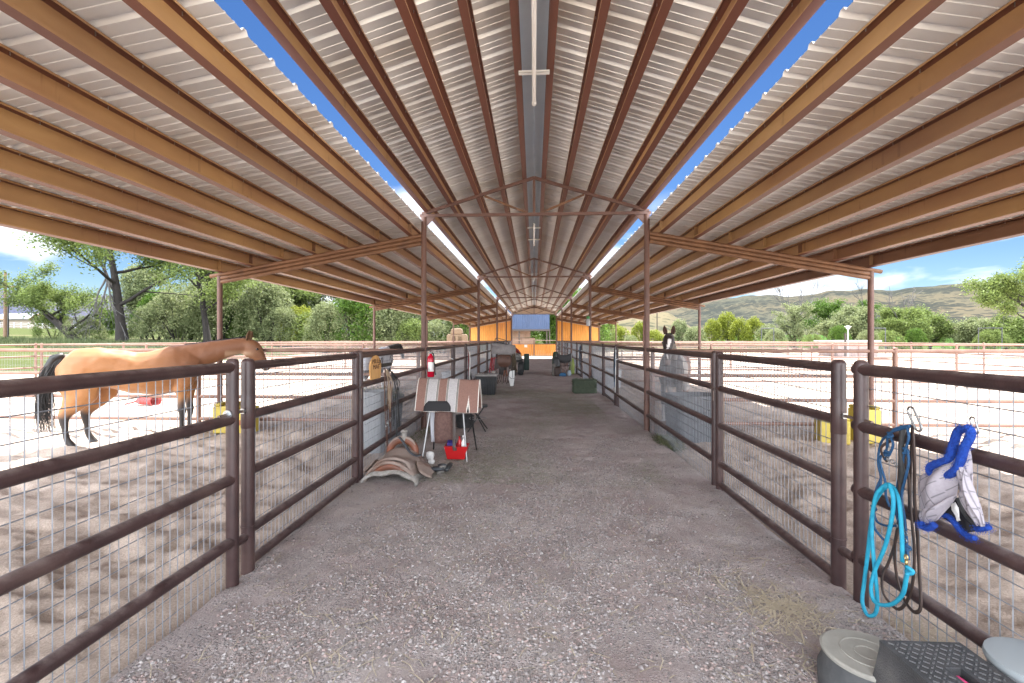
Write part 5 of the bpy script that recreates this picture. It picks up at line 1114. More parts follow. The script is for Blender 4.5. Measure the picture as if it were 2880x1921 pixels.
b=MB(); b.tube(smoothpts([(c[0]+.02,c[1]-.02,1.36),(c[0]+.06,c[1]-.05,1.34),(c[0]+.075,c[1]-.05,1.18),(c[0]+.085,c[1]-.04,1.02),(c[0]+.085,c[1]-.03,.98)]),.011,8); b.build('hose',M_rubber,fe,smooth=True)
# ---- pitchfork handle leaning on the left fence
b=MB(); b.tube([(-1.62,12.3,0),(-1.80,12.9,.55),(-1.93,13.3,1.02)],.02,8); b.box((-1.62,12.25,.02),(.22,.05,.02)); o=b.build('manure_fork',M_blackmetal); tag(o,'black handled fork leaning on the left fence behind the striped blanket','fork')
# ---- halters hung on the posts further along
def small_halter(x,y,z,cols,label,nm='hanging_halter'):
    t=thing(nm,label,'halter',(x,y,z)); s_=1 if x<0 else -1
    for k,m_ in enumerate(cols):
        b=MB(); o1=s_*.03+.01*k
        b.tube(smoothpts([(x,y,z),(x+o1,y-.06,z-.12),(x+o1*1.5,y-.09,z-.3),(x+o1,y-.02,z-.42-.1*k),(x+o1,y+.06,z-.3),(x+o1*.5,y+.05,z-.1),(x,y,z)]),.011,6); b.tube(smoothpts([(x+o1,y,z-.05),(x+o1*1.3,y+.03,z-.4),(x+o1,y+.01,z-.75-.12*k),(x+o1,y-.04,z-.5),(x+o1,y-.02,z-.1)]),.009,6); b.build('rope_loop',m_,t,smooth=True)
    b=MB(); b.tube([(x,y+.012*math.cos(u),z+.03+.04*math.sin(u)) for u in [2*PI*j/12 for j in range(12)]],.004,5,closed=True); b.build('clip',M_steel,t)
small_halter(1.88,10.60,1.36,(M_black,M_bluerope,M_white),'black, blue and white halter hanging on the right fence beyond the first truss post')
small_halter(-1.88,12.85,1.30,(M_redfab,M_leather_dk,M_white),'red and brown halter hanging on the left fence by the second gate')
small_halter(1.88,18.6,1.34,(M_black,M_bluerope),'dark halter hanging on the right fence near the folding chair')
# ---- trap hanging by the right post
tp=thing('fly_trap','white jar fly trap with green lid hanging under the right roof beam','fly trap',(1.98,14.9,2.3)); c=onY(1654,905,15.0)
b=MB(); b.lathe([(.05,-.14),(.065,-.12),(.07,.02),(.05,.08),(.035,.10)],c,16); b.build('jar',M_lightplastic,tp,smooth=True)
b=MB(); b.lathe([(.045,.10),(.055,.11),(.055,.15),(.03,.19)],c,16); b.build('lid',mat('green_lid',(0.05,0.28,0.08),rough=.5),tp,smooth=True)
b=MB(); b.tube([c+Vector((0,0,.19)),(c.x,15.0,zlean(abs(c.x))+.02)],.003,4); b.build('hanging_wire',M_wire,tp)
# ---- tanks and feeders in the pens
def tank(cx,cy,w_,d_,h,rz,label,m_,hay=None,nm='stock_tank',taper=.86,wall=.03):
    t=thing(nm,label,'trough',(cx,cy,0),math.radians(rz)); b=MB(); rings=[]
    def rr_(w1,d1,z):
        out=[]
        for k in range(32):
            a=2*PI*k/32; ca,sa=math.cos(a),math.sin(a); out.append((math.copysign(abs(ca)**.45,ca)*w1/2,math.copysign(abs(sa)**.45,sa)*d1/2,z))
        return out
    b.loft([rr_(w_*taper,d_*taper,0.0),rr_(w_*.97,d_*.97,h-.05),rr_(w_*1.03,d_*1.03,h-.045),rr_(w_*1.03,d_*1.03,h),rr_(w_-wall*2,d_-wall*2,h),rr_((w_-wall*2)*taper,(d_-wall*2)*taper,.04)],cap=True); b.build('tub',m_,t,auto=35,loc=(0,0,0))
    return t
tank(2.52,7.42,.80,.62,.72,12,'dark grey stock tank in the right pen behind the aisle fence',M_greyplastic)
tank(-2.52,7.35,.66,.8,.66,0,'dark grey tank heaped with hay in the left pen behind the rack',M_greyplastic)
tank(-2.28,6.42,.30,.36,.86,8,'tall pale grey plastic feeder behind the left fence near the bridles',mat('mid_grey_plastic',(0.22,0.23,0.24),rough=.6),nm='plastic_feeder')
tank(-2.5,13.9,.6,.8,.6,0,'pale grey tank in the second left pen behind the fire extinguisher',M_lightplastic)
tank(2.6,15.4,.6,.8,.6,0,'light grey tank in the second right pen',M_lightplastic)
def haypile(cx,cy,z,rx_,ry_,h,n,label,seed,nm='hay_pile'):
    random.seed(seed); t=thing(nm,label,'hay',(cx,cy,z)); b=MB(); rings=[]
    for j in range(7):
        u=j/6; rr=math.sqrt(max(0,1-u*u))+.02; rings.append([(cx+rx_*rr*math.cos(a)*(1+.12*noise.noise(Vector((math.cos(a)*2,math.sin(a)*2,seed+u)))),cy+ry_*rr*math.sin(a),z+h*u-.01) for a in [2*PI*k/20 for k in range(20)]])
    b.loft(rings); b.build('heap',M_hay,t,smooth=True)
    b=MB()
    for i in range(n):
        a=rnd(0,6.28); u=math.sqrt(random.random()); x=cx+rx_*1.25*u*math.cos(a); y=cy+ry_*1.25*u*math.sin(a); zz=z+h*math.sqrt(max(0,1-min(1,u*u)))+.005; d=Vector((rnd(-1,1),rnd(-1,1),rnd(-.3,.6))).normalized()*rnd(.04,.10); w1=Vector((-d.y,d.x,0)).normalized()*.003
        p=Vector((x,y,zz)); b.add([p-w1,p+w1,p+d+w1,p+d-w1],[(0,1,2,3)])
    b.build('loose_stalks',M_hay,t)
haypile(-2.48,7.2,.60,.30,.44,.20,900,'heap of green hay in the dark tank of the left pen',1)
haypile(2.03,7.0,0.0,.16,.4,.07,1200,'loose hay spilled at the foot of the first right truss post',2)
haypile(-1.82,7.0,0.0,.09,.9,.03,1500,'scatter of old hay along the left fence behind the rack',5)
# hay bale in the aisle
random.seed(12); b=MB(); bx,by=1.50,13.55
rows=[]
for j in range(9):
    x=bx-.32+.64*j/8; rows.append([(x+rnd(-.012,.012),by+.24*math.copysign(abs(math.cos(a))**.35,math.cos(a))+rnd(-.015,.015),.20+.20*math.copysign(abs(math.sin(a))**.35,math.sin(a))+rnd(-.015,.015)) for a in [2*PI*k/20 for k in range(20)]])
b.loft(rows); hb=b.build('hay_bale',M_haydark,smooth=True); tag(hb,'small dark green alfalfa bale on the aisle floor by the right fence','hay bale')
b=MB()
for i in range(1500):
    f=random.choice('tfe'); x=bx+rnd(-.33,.33); 
    p=Vector((x,by+rnd(-.24,.24),.41)) if f=='t' else (Vector((x,by-.25,rnd(.02,.4))) if f=='f' else Vector((bx-.33,by+rnd(-.24,.24),rnd(.02,.4))))
    d=Vector((rnd(-1,1),rnd(-1,.2),rnd(-.6,.6))).normalized()*rnd(.03,.07); w1=Vector((.002,.001,.003)); b.add([p-w1,p+w1,p+d+w1,p+d-w1],[(0,1,2,3)])
b.build('stalks',M_haydark,hb)
# ---- yellow jump blocks
def jblock(cx,cy,rz,label,w_=.40,h=.36,d=.30):
    t=thing('jump_block',label,'jump block',(cx,cy,0),math.radians(rz),'yellow blocks by the outer barn posts'); b=MB(); b.box((0,0,h/2),(w_,d,h)); b.box((-w_*.33,0,h+.025),(w_*.3,d,.05)); b.box((w_*.33,0,h+.025),(w_*.3,d,.05)); b.build('block',M_yellow,t,bevel=.02,loc=(0,0,0))
    b=MB(); b.lathe([(.045,0),(.045,.012)],(-.0,-d/2+.002,h*.5),18,rot=R('X',90)); b.build('round_socket',mat('brown_socket',(0.25,0.08,0.03),rough=.7),t,loc=(0,0,0))
jblock(4.62,7.30,-15,'yellow plastic block with a round hole on the sand, left of the outer right post')
jblock(5.14,7.35,8,'taller yellow block seen through the fence beside the outer right post',.30,.52)
jblock(-5.28,7.62,10,'yellow block on the sand behind the near left gate posts',.36,.46)
jblock(-4.92,7.55,-5,'yellow block to the right of the near left gate posts',.30,.40)
# ---- red scoop on the sunlit sand
sc0=thing('red_scoop','red plastic scoop lying on the sunlit sand beneath the tan horse','scoop',(-9.4,10.6,0))
b=MB(); b.loft([ring((-9.55+.40*v,10.6,.11),Vector((0,0,1)),Vector((0,1,0)),.08+.05*v,.12+.05*v,14) for v in (0,.3,.7,1)],cap=False); b.build('bowl',mat('faded_red_plastic',(0.42,0.05,0.045),rough=.5),sc0,smooth=True,solid=.012)
b=MB(); b.tube([(-9.55,10.6,.13),(-9.70,10.55,.07),(-9.85,10.5,.03)],.018,8); b.build('handle',M_red,sc0)
# ---- quad bike
q=thing('quad_bike','dark quad bike loaded with grey bags parked at the left of the aisle','quad bike',(-1.0,20.9,0)); qx,qy=-1.02,20.9
for sx_,sy_ in ((-.42,-.62),(.42,-.62),(-.42,.62),(.42,.62)):
    b=MB(); c=(qx+sx_,qy+sy_,.28); b.lathe([(.12,-.10),(.22,-.12),(.27,-.09),(.285,0),(.27,.09),(.22,.12),(.12,.10)],c,24,rot=R('Y',90)); w1=b.build('wheel',M_rubber,q,auto=40)
    b=MB(); b.lathe([(.13,-.06),(.125,0),(.13,.06)],c,16,rot=R('Y',90)); b.build('rim',M_steel,w1)
b=MB(); b.box((qx,qy,.50),(.42,1.3,.22)); b.box((qx,qy-.1,.72),(.34,.75,.18)); b.build('body',mat('dark_green_body',(0.012,0.03,0.025),rough=.4),q,bevel=.05)
for sx_ in (-1,1):
    for sy_ in (-1,1): b=MB(); b.loft([ring((qx+sx_*(.30+.14*math.sin(PI*u)*.3),qy+sy_*.62+(-.34+.68*u),.60+.08*math.sin(PI*u)),Vector((0,0,1)),Vector((1,0,0)),.02,.17,8) for u in (0,.25,.5,.75,1)]); b.build('fender',M_black,q)
b=MB(); b.tube(smoothpts([(qx-.36,qy+.30,.98),(qx-.1,qy+.42,.95),(qx,qy+.45,.9),(qx+.1,qy+.42,.95),(qx+.36,qy+.30,.98)]),.014,7); b.build('handlebar',M_blackmetal,q)
b=MB()
for k in range(-3,4): b.tube([(qx+k*.11,qy-.85,.82),(qx+k*.11,qy-.40,.82)],.009,6)
b.tube([(qx-.36,qy-.85,.82),(qx+.36,qy-.85,.82)],.012,6); b.tube([(qx-.36,qy-.40,.82),(qx+.36,qy-.40,.82)],.012,6); b.build('cargo_rack',M_blackmetal,q)
random.seed(8); b=MB(); b.loft([ring((qx+.15+.0*v,qy-.92+.5*v,.80),Vector((0,0,1)),Vector((1,0,0)),.20*math.sin(PI*(.12+.76*v)),.34*math.sin(PI*(.15+.7*v)),14) for v in [i/6 for i in range(7)]]); o=b.build('duffel_bag',mat('grey_camouflage_cloth',(0.10,0.10,0.09),rough=.9,col2=(0.32,0.31,0.29),scale=6,contrast=.35),smooth=True); tag(o,'grey patterned duffel bag strapped on the back of the quad bike','bag')
b=MB(); b.loft([ring((qx+.35*v+.08,qy-.3,1.14-.22*v*v),Vector((0,0,1)),Vector((0,1,0)),.10*math.sin(PI*(.2+.65*v)),.2,12) for v in [i/6 for i in range(7)]]); o=b.build('red_seat_cushion',mat('dark_red_vinyl',(0.16,0.012,0.018),rough=.4),smooth=True); tag(o,'dark red rounded cushion on top of the quad bike load','cushion')
b=MB(); b.box((qx+.68,qy+.1,.55),(.24,.34,.75)); o=b.build('green_bin',mat('dark_green_bin',(0.015,0.04,0.03),rough=.5),bevel=.03); tag(o,'dark green upright bin standing beside the quad bike','bin')
# ---- chair and bags on the right
ch=thing('folding_chair','black folding camp chair turned away, at the right of the aisle','chair',(1.35,20.3,0)); hx_,hy_=1.30,20.2
b=MB(); rows=[[(hx_-.34+.68*u,hy_-.30-.04*math.sin(PI*u)+.1*v*.3,1.0-.10*math.sin(PI*u)-.34*v) for u in [i/8 for i in range(9)]] for v in (0,.33,.66,1)]; b.loft(rows,closed=False); b.build('backrest',mat('charcoal_canvas',(0.05,0.05,0.052),rough=.9),ch,smooth=True,solid=.012)
b=MB(); rows=[[(hx_-.30+.6*u,hy_-.2+.45*v,.46-.05*math.sin(PI*u)) for u in [i/6 for i in range(7)]] for v in (0,.5,1)]; b.loft(rows,closed=False); b.build('seat',mat('charcoal_canvas',(0.05,0.05,0.052),rough=.9),ch,smooth=True,solid=.012)
for a,c in (((-.34,-.3,1.0),(-.28,-.25,0)),((.34,-.3,1.0),(.28,-.25,0)),((-.3,.25,.5),(.28,-.2,.02)),((.3,.25,.5),(-.28,-.2,.02)),((-.3,.28,.62),(-.3,.3,0)),((.3,.28,.62),(.3,.3,0))): b=MB(); b.tube([(hx_+a[0],hy_+a[1],a[2]),(hx_+c[0],hy_+c[1],c[2])],.011,6); b.build('leg',M_steel,ch)
def bag(cx,cy,w_,d_,h,m_,label,nm,cat='bag',seed=0,z=0):
    random.seed(seed); b=MB(); b.loft([[(cx+w_/2*s1*math.copysign(abs(math.cos(a))**.6,math.cos(a))+rnd(-.012,.012),cy+d_/2*s1*math.copysign(abs(math.sin(a))**.6,math.sin(a))+rnd(-.01,.01),z+h*v) for a in [2*PI*k/14 for k in range(14)]] for v,s1 in ((0,.85),(.15,1),(.5,1.02),(.8,.92),(.95,.7),(1,.45))]); o=b.build(nm,m_,smooth=True); return tag(o,label,cat)
bag(.98,20.0,.30,.3,.86,M_black,'tall black bag standing left of the folding chair','duffel_bag',seed=1)
bag(1.02,19.65,.34,.24,.42,M_leather_dk,'brown tack bag slumped in front of the tall black bag','tack_bag',seed=2)
bag(.86,19.7,.18,.2,.55,mat('grey_rope_heap',(0.10,0.09,0.08),rough=.9,col2=(0.2,0.18,0.16),scale=20),'grey rope bundle on the aisle edge of the right hand pile','rope_bundle',cat='rope',seed=9)
bag(1.22,19.6,.30,.22,.16,mat('blue_nylon',(0.02,0.10,0.22),rough=.6),'blue nylon bag on the ground under the folding chair','nylon_bag',seed=3)
bag(1.52,19.8,.16,.14,.26,mat('pale_blue_jug',(0.36,0.42,0.48),rough=.4),'pale blue jug standing under the folding chair','jug',cat='jug',seed=4)
bag(1.70,20.6,.24,.3,.74,mat('lime_bag',(0.20,0.25,0.05),rough=.6),'lime green and white feed sack behind the folding chair','feed_sack',seed=5)
bag(1.0,21.3,.3,.4,1.02,mat('dark_green_bin2',(0.015,0.045,0.02),rough=.5),'dark green bin behind the folding chair','green_bin',cat='bin',seed=6)
b=MB()
for k in range(8): b.tube(smoothpts([(1.08+.05*k,19.95,.70),(1.04+.06*k,19.9,.45),(1.0+.05*k+rnd(-.03,.03),19.85,.12)]),.017,6,flat=.4,up=(0,1,0))
o=b.build('leather_strap_bundle',M_leather); tag(o,'bundle of brown leather straps hanging from the back of the folding chair','straps')
# ---- mounting block, rubber tub and white bucket at bottom right
def onZ(px,py,Z): d=_dir(px,py); t=(Z-1.6)/d[2]; return Vector((d[0]*t,d[1]*t,Z))
hB_=.36; A=onZ(2487,1812,hB_);B=onZ(2683,1795,hB_); x0,x1=A.x,B.x; y1_=(A.y+B.y)/2; y0_=y1_-.62
mb=thing('mounting_block','black diamond plate plastic mounting step at the bottom right of the aisle','mounting block',((x0+x1)/2,(y0_+y1_)/2,0))
b=MB(); cx_,cy_=(x0+x1)/2,(y0_+y1_)/2; W2,D2=(x1-x0)/2,(y1_-y0_)/2
M_dp=mat('dusty_black_plastic',(0.035,0.035,0.037),rough=.5,col2=(0.085,0.085,0.088),scale=6,contrast=.9,col3=(0.14,0.135,0.13),scale3=3,lo3=.55,hi3=.75,bump=.4,bscale=150)
def rc(w_,d_,z): return [(cx_-w_,cy_-d_,z),(cx_+w_,cy_-d_,z),(cx_+w_,cy_+d_,z),(cx_-w_,cy_+d_,z)]
# top with a hand slot: four slabs round the opening
sx0,sx1,sy0,sy1=cx_-.028,cx_+.028,cy_-.10,cy_+.16
b.loft([rc(W2+.04,D2+.04,0),rc(W2,D2,hB_-.03)],cap=False)
for (xa,xb,ya,yb) in ((cx_-W2,sx0,cy_-D2,cy_+D2),(sx1,cx_+W2,cy_-D2,cy_+D2),(sx0,sx1,cy_-D2,sy0),(sx0,sx1,sy1,cy_+D2)): b.box(((xa+xb)/2,(ya+yb)/2,hB_-.015),(xb-xa,yb-ya,.03))
b.build('step_body',M_dp,mb)
b=MB(); 
for i in range(-6,7):
    for j in range(-12,13):
        x=cx_+i*.026; y=cy_+j*.026
        if abs(x-cx_)<.034 and sy0-.02<y<sy1+.02: continue
        if abs(x-cx_)>W2-.018 or abs(y-cy_)>D2-.015: continue
        b.box((x,y,hB_+.002),(.018,.005,.005),R('Z',45 if (i+j)%2 else -45))
b.build('tread_pattern',mat('worn_tread',(0.10,0.10,0.102),rough=.5),mb)
b=MB(); b.box((cx_-.008,cy_+.04,hB_-.012),(.020,.20,.012),R('X',-5)); o=b.build('pink_handle',mat('pink_plastic',(0.70,0.06,0.20),rough=.35),mb,bevel=.003)
cT=onZ(2440,1838,.20)
tu=thing('rubber_tub','round grey rubber tub with a pale ringed lid next to the mounting step','tub',(cT.x,cT.y,0))
b=MB(); b.lathe([(.165,0),(.185,.02),(.188,.10),(.172,.14),(.170,.185)],(cT.x,cT.y,0),36); b.build('tub',mat('dusty_grey_rubber',(0.045,0.048,0.052),rough=.85,col2=(0.11,0.11,0.11),scale=5,contrast=.9,bump=.3,bscale=50),tu,auto=40)
b=MB(); b.lathe([(.176,.185),(.178,.196),(.168,.202),(.105,.203),(.102,.206),(.098,.203),(.05,.203),(.047,.206),(.043,.203),(.002,.203)],(cT.x,cT.y,0),40); b.build('lid',mat('pale_dusty_lid',(0.25,0.24,0.215),rough=.8,col2=(0.33,0.32,0.285),scale=6,bump=.1),tu,auto=30)
cW=onZ(2935,1868,.38)
wb_=thing('white_bucket','pale grey bucket with a lid cut off by the bottom right corner','bucket',(cW.x,cW.y,0))
b=MB(); b.lathe([(.13,0),(.15,.34),(.155,.345),(.155,.36)],(cW.x,cW.y,0),32); b.build('bucket_body',M_lightplastic,wb_,auto=40)
b=MB(); b.lathe([(.158,.352),(.162,.365),(.158,.38),(.14,.384),(.01,.384)],(cW.x,cW.y,0),32); b.build('lid',mat('pale_blue_grey_lid',(0.30,0.33,0.345),rough=.5),wb_,auto=40)
# ================================================================ FAR THINGS
M_blue=mat('blue_steel_siding',(0.012,0.030,0.075),rough=0.5,col2=(0.018,0.040,0.095),scale=1.2)
M_shadepost=mat('dark_timber_post',(0.04,0.03,0.025),rough=.8)
hb_=thing('hay_barn','open hay barn with blue metal upper wall beyond the end gate','barn',(0,56,0))
def pz(px,py,Y): return onY(px,py,Y)
Yb=52.0; a=pz(1441,885,Yb); c=pz(1546,926,Yb)
zt,zb_=a.z+.9,c.z; xl,xr=pz(1400,900,Yb).x,c.x
b=MB(); x=xl
P=[]
while x<xr: P+= [(x,0),(x+.07,0),(x+.09,.03),(x+.14,.03),(x+.16,0)]; x+=.25
b.loft([[(x,Yb-h,zb_) for x,h in P],[(x,Yb-h,zt) for x,h in P]],closed=False); b.build('upper_wall',M_blue,hb_,solid=.01)
b=MB(); b.box(((xl+xr)/2,Yb+5,zt+.05),(xr-xl+.8,11,.10)); b.build('roof',M_lightplastic,hb_)
b=MB(); b.box(((xl+xr)/2,Yb+.05,zb_-.1),(xr-xl,.15,.2)); b.build('header_beam',M_shadepost,hb_)
for px in (1460,1538,1546): 
    for dy in (0,9): q_=pz(px,950,Yb); b=MB(); b.box((q_.x,Yb+.2+dy,zb_/2),(.14,.14,zb_)); b.build('barn_post',M_shadepost,hb_)
random.seed(3); k=-1
for px0,w_,n_ in ((1418,1.1,4),(1446,1.1,4),(1462,1.15,4),(1478,1.1,4),(1492,1.1,2)):
    q_=pz(px0,950,Yb+2.2)
    k+=1
    for j in range(n_):
        b=MB(); b.box((q_.x+rnd(-.05,.05),Yb+2.4+rnd(-.1,.1),.45+j*.88),(w_,1.1,.85)); o=b.build('square_hay_bale',M_strawsh,bevel=.05); tag(o,'brown hay bale in the blue walled barn, %s layer up, %s stack from left'%(('lowest','second','third','topmost')[j],('first','second','third','fourth','fifth')[k]),'hay bale','bales stacked in the blue walled barn')
# hay stack in the far left
for (px,py,w_,h,k) in ((1272,953,1.0,1.15,0),(1288,953,1.2,1.15,1),(1301,953,1.0,1.1,2),(1285,931,1.2,.9,3)):
    q_=pz(px,py,46); z0=q_.z-(.25 if k<3 else 0); random.seed(k+50); b=MB()
    zc=(terr(q_.x,46)+0.6 if k<3 else 0); zz=1.45 if k<3 else 2.15
    b.loft([[(q_.x-w_/2*s1+rnd(-.03,.03),46-.5*s1,z),(q_.x+w_/2*s1+rnd(-.03,.03),46-.5*s1,z),(q_.x+w_/2*s1,46+.5*s1,z),(q_.x-w_/2*s1,46+.5*s1,z)] for z,s1 in (((-.1,1.0),(.8,1.02),(1.6,1.0),(2.02,.94),(2.12,.7)) if k<3 else ((2.06,.8),(2.15,1),(2.6,.9),(2.72,.6)))]); o=b.build('weathered_hay_stack',M_straw,smooth=False,bevel=.08)
    tag(o,('left stack of tan hay beyond the left pens, below the roof edge','middle stack of tan hay beyond the left pens, highest','right stack of tan hay beside the orange wall on the left','rounded tan bale lying on top of the hay stacks')[k],'hay')
# house, white fence, poles on the far left
D=118.0
def pg(px,D): x,y=at(px,D); return x,y,terr(x,y)
h1=pg(35,D+14); h2=pg(150,D+14)
hs_=thing('farm_house','low farmhouse with pale metal roof beyond the white rail fence at far left','house',(h1[0],h1[1],h1[2]))
cxh,cyh,zh=(h1[0]+h2[0])/2,(h1[1]+h2[1])/2,h1[2]; Lh=abs(h2[0]-h1[0])+4
b=MB(); b.box((cxh,cyh,zh+1.2),(Lh,8,2.8)); b.build('wall',mat('tan_siding',(0.22,0.18,0.14),rough=.8),hs_)
b=MB(); b.prism([(-4.8,2.5),(0,4.3),(4.8,2.5),(4.8,2.65),(0,4.5),(-4.8,2.65)],0,Lh+1.2,axis='x'); b.v=[(x+cxh-Lh/2-.6,y+cyh,z+zh) for x,y,z in b.v]; b.build('roof',mat('pale_metal_roof',(0.26,0.28,0.31),rough=.5),hs_)
for dx in (-.35,.42):
    b=MB(); gx_=cxh+dx*Lh; b.prism([(-2.4,2.3),(0,3.9),(2.4,2.3),(2.4,2.45),(0,4.05),(-2.4,2.45)],-1.5,0,axis='y'); b.v=[(x+gx_,y+cyh-4,z+zh) for x,y,z in b.v]; b.build('gable',mat('tan_gable',(0.30,0.20,0.13),rough=.8),hs_)
    b=MB(); b.box((gx_,cyh-4.05,zh+1.4),(1.4,.1,1.1)); f_=b.build('window',M_greyplastic,hs_)
wf=thing('white_rail_fence','white three rail fence in front of the farmhouse at far left','fence',(*at(100,D),3.0))
M_whitep=mat('white_vinyl',(0.40,0.40,0.40),rough=.5)
pts=[pg(px,D) for px in range(-60,260,20)]
for k in range(3):
    b=MB()
    for p,q_ in zip(pts,pts[1:]): b.tube([(p[0],p[1],p[2]+.45+.45*k),(q_[0],q_[1],q_[2]+.45+.45*k)],.09,4,flat=.5)
    b.build('rail',M_whitep,wf)
for p in pts: b=MB(); b.box((p[0],p[1],p[2]+.75),(.18,.18,1.6)); b.build('fence_post',M_whitep,wf)
M_pole=mat('brown_utility_pole',(0.13,0.075,0.045),rough=.8,col2=(0.18,0.11,0.07),scale=3)
x,y,z=pg(15,46); up=thing('utility_pole','wooden utility pole with crossarm at the left picture edge','utility pole',(x,y,z))
b=MB(); b.tube([(x,y,z-.3),(x,y,z+7.1)],[.17,.11],12); b.build('pole',M_pole,up,auto=40)
b=MB(); b.box((x,y-.12,z+5.5),(2.3,.1,.13)); b.build('crossarm',M_pole,up)
for k in (-1,-.4,.4,1): b=MB(); b.lathe([(.04,0),(.06,.05),(.04,.12)],(x+k,y-.12,z+5.57),8); b.build('insulator',M_greyplastic,up)
x,y,z=pg(23,45); b=MB(); b.tube([(x,y,z-.2),(x,y,z+4.2)],[.08,.06],10); o=b.build('metal_post',M_blackmetal,auto=40); tag(o,'thin dark post just right of the utility pole','post')
# right: shed, lamp, power pole
x,y=at(2405,44); sh=thing('low_shed','long low shed with flat pale roof behind the right pens','shed',(x,y,0))
z1=onY(2400,957,44).z; b=MB(); xa,xb=at(2345,44)[0],at(2478,44)[0]; b.box(((xa+xb)/2,45.5,z1-.06),(xb-xa,3.2,.12)); b.build('roof',M_lightplastic,sh)
b=MB(); b.box(((xa+xb)/2+.2,45.6,z1/2-.08),(xb-xa-.6,2.8,z1)); b.build('wall',mat('weathered_pink_boards',(0.20,0.14,0.125),rough=.8,col2=(0.27,0.2,0.18),scale=4,stretch=(1,1,6)),sh)
x,y=at(2385,40); lp=thing('post_lamp','pale post with a solar lamp head in front of the low shed','lamp',(x,y,0)); zt=onY(2385,918,40).z
b=MB(); b.tube([(x,y,0),(x,y,zt-.25)],.05,10); b.build('pole',M_lightplastic,lp); b=MB(); b.lathe([(.06,-.25),(.14,-.2),(.16,-.08),(.28,-.02),(.05,.06)],(x,y,zt),14); b.build('lamp_head',M_lightplastic,lp,auto=40)
b=MB(); b.box((x-.22,y,1.0),(.12,.12,2.2)); o=b.build('wooden_post',M_shadepost); tag(o,'dark wooden post just left of the lamp post','post')
x,y=at(1848,150); z=terr(x,y); b=MB(); b.tube([(x,y,z),(x,y,onY(1848,868,150).z)],.16,8); o=b.build('power_pole',M_shadepost); tag(o,'slim dark power pole on the low hill left of the pinto horse head','utility pole')
def frame_(px0,px1,Y,zh_,label):
    a_=at(px0,Y)[0]; c_=at(px1,Y)[0]; b=MB(); b.tube(smoothpts([(a_,Y,0),(a_,Y,zh_-.2),(a_+.15,Y,zh_),(c_-.15,Y,zh_),(c_,Y,zh_-.2),(c_,Y,0)],3),.045,7); o=b.build('tube_arch',M_greyplastic); tag(o,label,'frame')
frame_(2142,2176,50,2.75,'grey tube archway beyond the right pens in front of the tall willow')
frame_(2444,2490,50,2.75,'grey tube archway around the outer right barn post, beyond the pens')
frame_(2752,2818,50,2.75,'grey tube archway near the right edge, beyond the pens')
# ================================================================ LOOSE STONES AND STRAW IN THE AISLE
random.seed(99)
def stones(name,n,cond,label,mats,smin,smax,yr=(1.2,7.5)):
    b=MB(); k=0
    while k<n:
        y=yr[0]+(yr[1]-yr[0])*random.random()**1.7; x=rnd(-1.9,1.9)
        if not cond(x,y): continue
        k+=1; s=rnd(smin,smax)*(0.6+0.6*random.random()); z=aisle_z(x,y)+s*.10; a=rnd(0,6.28); f1,f2=rnd(.6,1),rnd(.35,.6); ca,sa=math.cos(a),math.sin(a)
        vs=[]
        for (p,q_,r_) in ((1,0,0),(.3,.95,.15),(-.75,.65,-.1),(-.9,-.4,.1),(.1,-1,0),(.75,-.6,-.1),(.1,.05,1),(-.25,.2,.8)): 
            p+=rnd(-.15,.15);q_+=rnd(-.15,.15); u=p*s*.5;v=q_*s*.5*f1; vs.append((x+u*ca-v*sa,y+u*sa+v*ca,z+r_*s*.5*f2))
        b.add(vs,[(0,1,6),(1,7,6),(1,2,7),(2,3,7),(3,4,7),(4,6,7),(4,5,6),(5,0,6)],random.choice((0,0,0,1,2,2,3,3)))
    o=b.build(name,mats); tag(o,label,'gravel',kind='stuff'); return o
gm=[mat('stone_%s'%nm,c,rough=.9,col2=tuple(v*1.25 for v in c),scale=40) for nm,c in (('grey',(.25,.225,.22)),('pale',(.32,.295,.285)),('dark',(.15,.132,.128)),('pink',(.27,.21,.195)))]
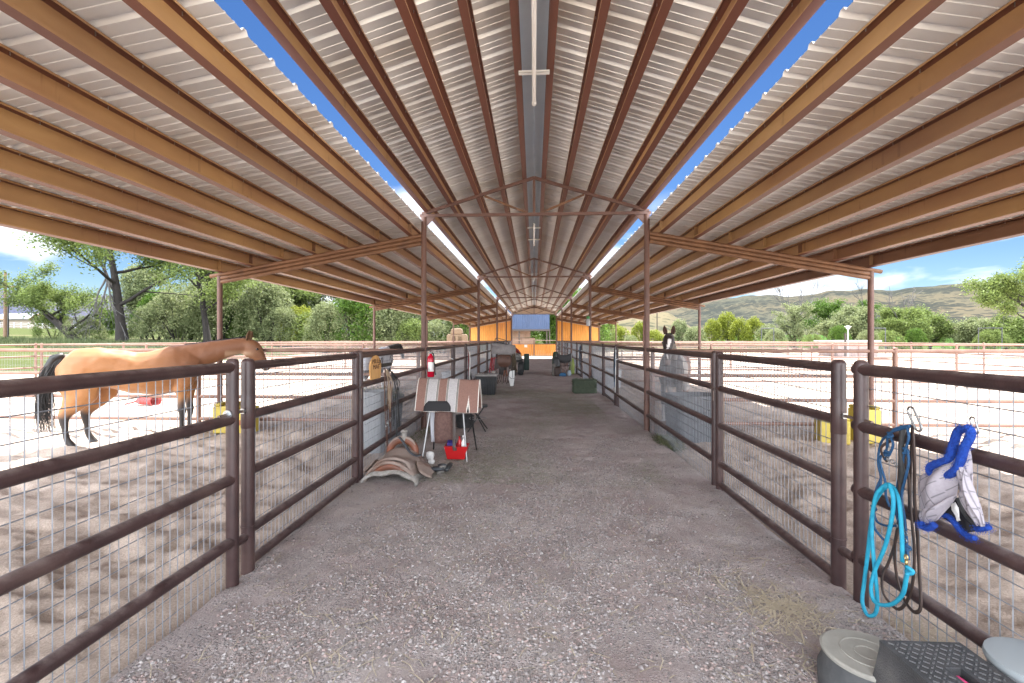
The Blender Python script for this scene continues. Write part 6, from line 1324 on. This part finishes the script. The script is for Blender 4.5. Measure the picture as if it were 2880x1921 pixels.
def gmask(x,y): return noise.noise(Vector((x*.9,y*.9,4)))+0.5*noise.noise(Vector((x*3,y*3,1)))>(-0.25+0.5*ss(.9,1.7,abs(x))) or random.random()<.12
stones('gravel_stones',38000,gmask,'loose grey and pinkish gravel scattered over the aisle floor',gm,.007,.028)
def straw(name,n,fn,label,m_,l0=.03,l1=.12,w_=.0012,zf=None,cat='straw'):
    b=MB()
    for i in range(n):
        x,y=fn(); z=(zf or aisle_z)(x,y)+rnd(.002,.012); a=rnd(0,6.28); l=rnd(l0,l1); d=Vector((math.cos(a),math.sin(a),rnd(-.08,.10)))*l; nrm=Vector((-math.sin(a),math.cos(a),0)); mid=Vector((x,y,z))+d*.5+nrm*rnd(-.25,.25)*l; p=Vector((x,y,z)); e=p+d; w1=nrm*w_*rnd(.7,1.5); mid.z+=.003
        b.add([p-w1,p+w1,mid-w1,mid+w1,e-w1*.5,e+w1*.5],[(0,1,3,2),(2,3,5,4)])
    o=b.build(name,m_); tag(o,label,cat,kind='stuff'); return o
M_st=mat('pale_straw',(.50,.43,.32),rough=.9,col2=(.36,.30,.22),scale=20); M_hs=mat('green_hay_stalks',(.36,.36,.26),rough=.9,col2=(.24,.25,.17),scale=20)
straw('loose_straw',1500,lambda:(rnd(-1.85,1.85),1.3+7*random.random()**1.5),'thin pale straw strands scattered over the gravel',M_st,.04,.16,.0020)
def hx(): 
    while True:
        y=5+12*random.random(); x=rnd(-1.5,1.5)
        if noise.noise(Vector((x*.6,y*.35,8)))+.25>random.random()*.8-.1: return x,y
straw('scattered_hay',26000,hx,'greenish hay trampled into the middle of the aisle',M_hs,.03,.10,.0018)
def hc():
    a=rnd(0,6.28); r=abs(random.gauss(0,.22)); return 1.45+r*math.cos(a),2.75+r*1.3*math.sin(a)
straw('straw_clump',330,hc,'tangled straw clump in front of the near right gate post',M_st,.08,.22,.0024)
def hd():
    return 2.0+abs(random.gauss(0,.14)),1.2+1.5*random.random()
straw('straw_under_fence',900,hd,'straw and weeds under the near right fence',M_st,.05,.16,.0014,zf=pen_z)
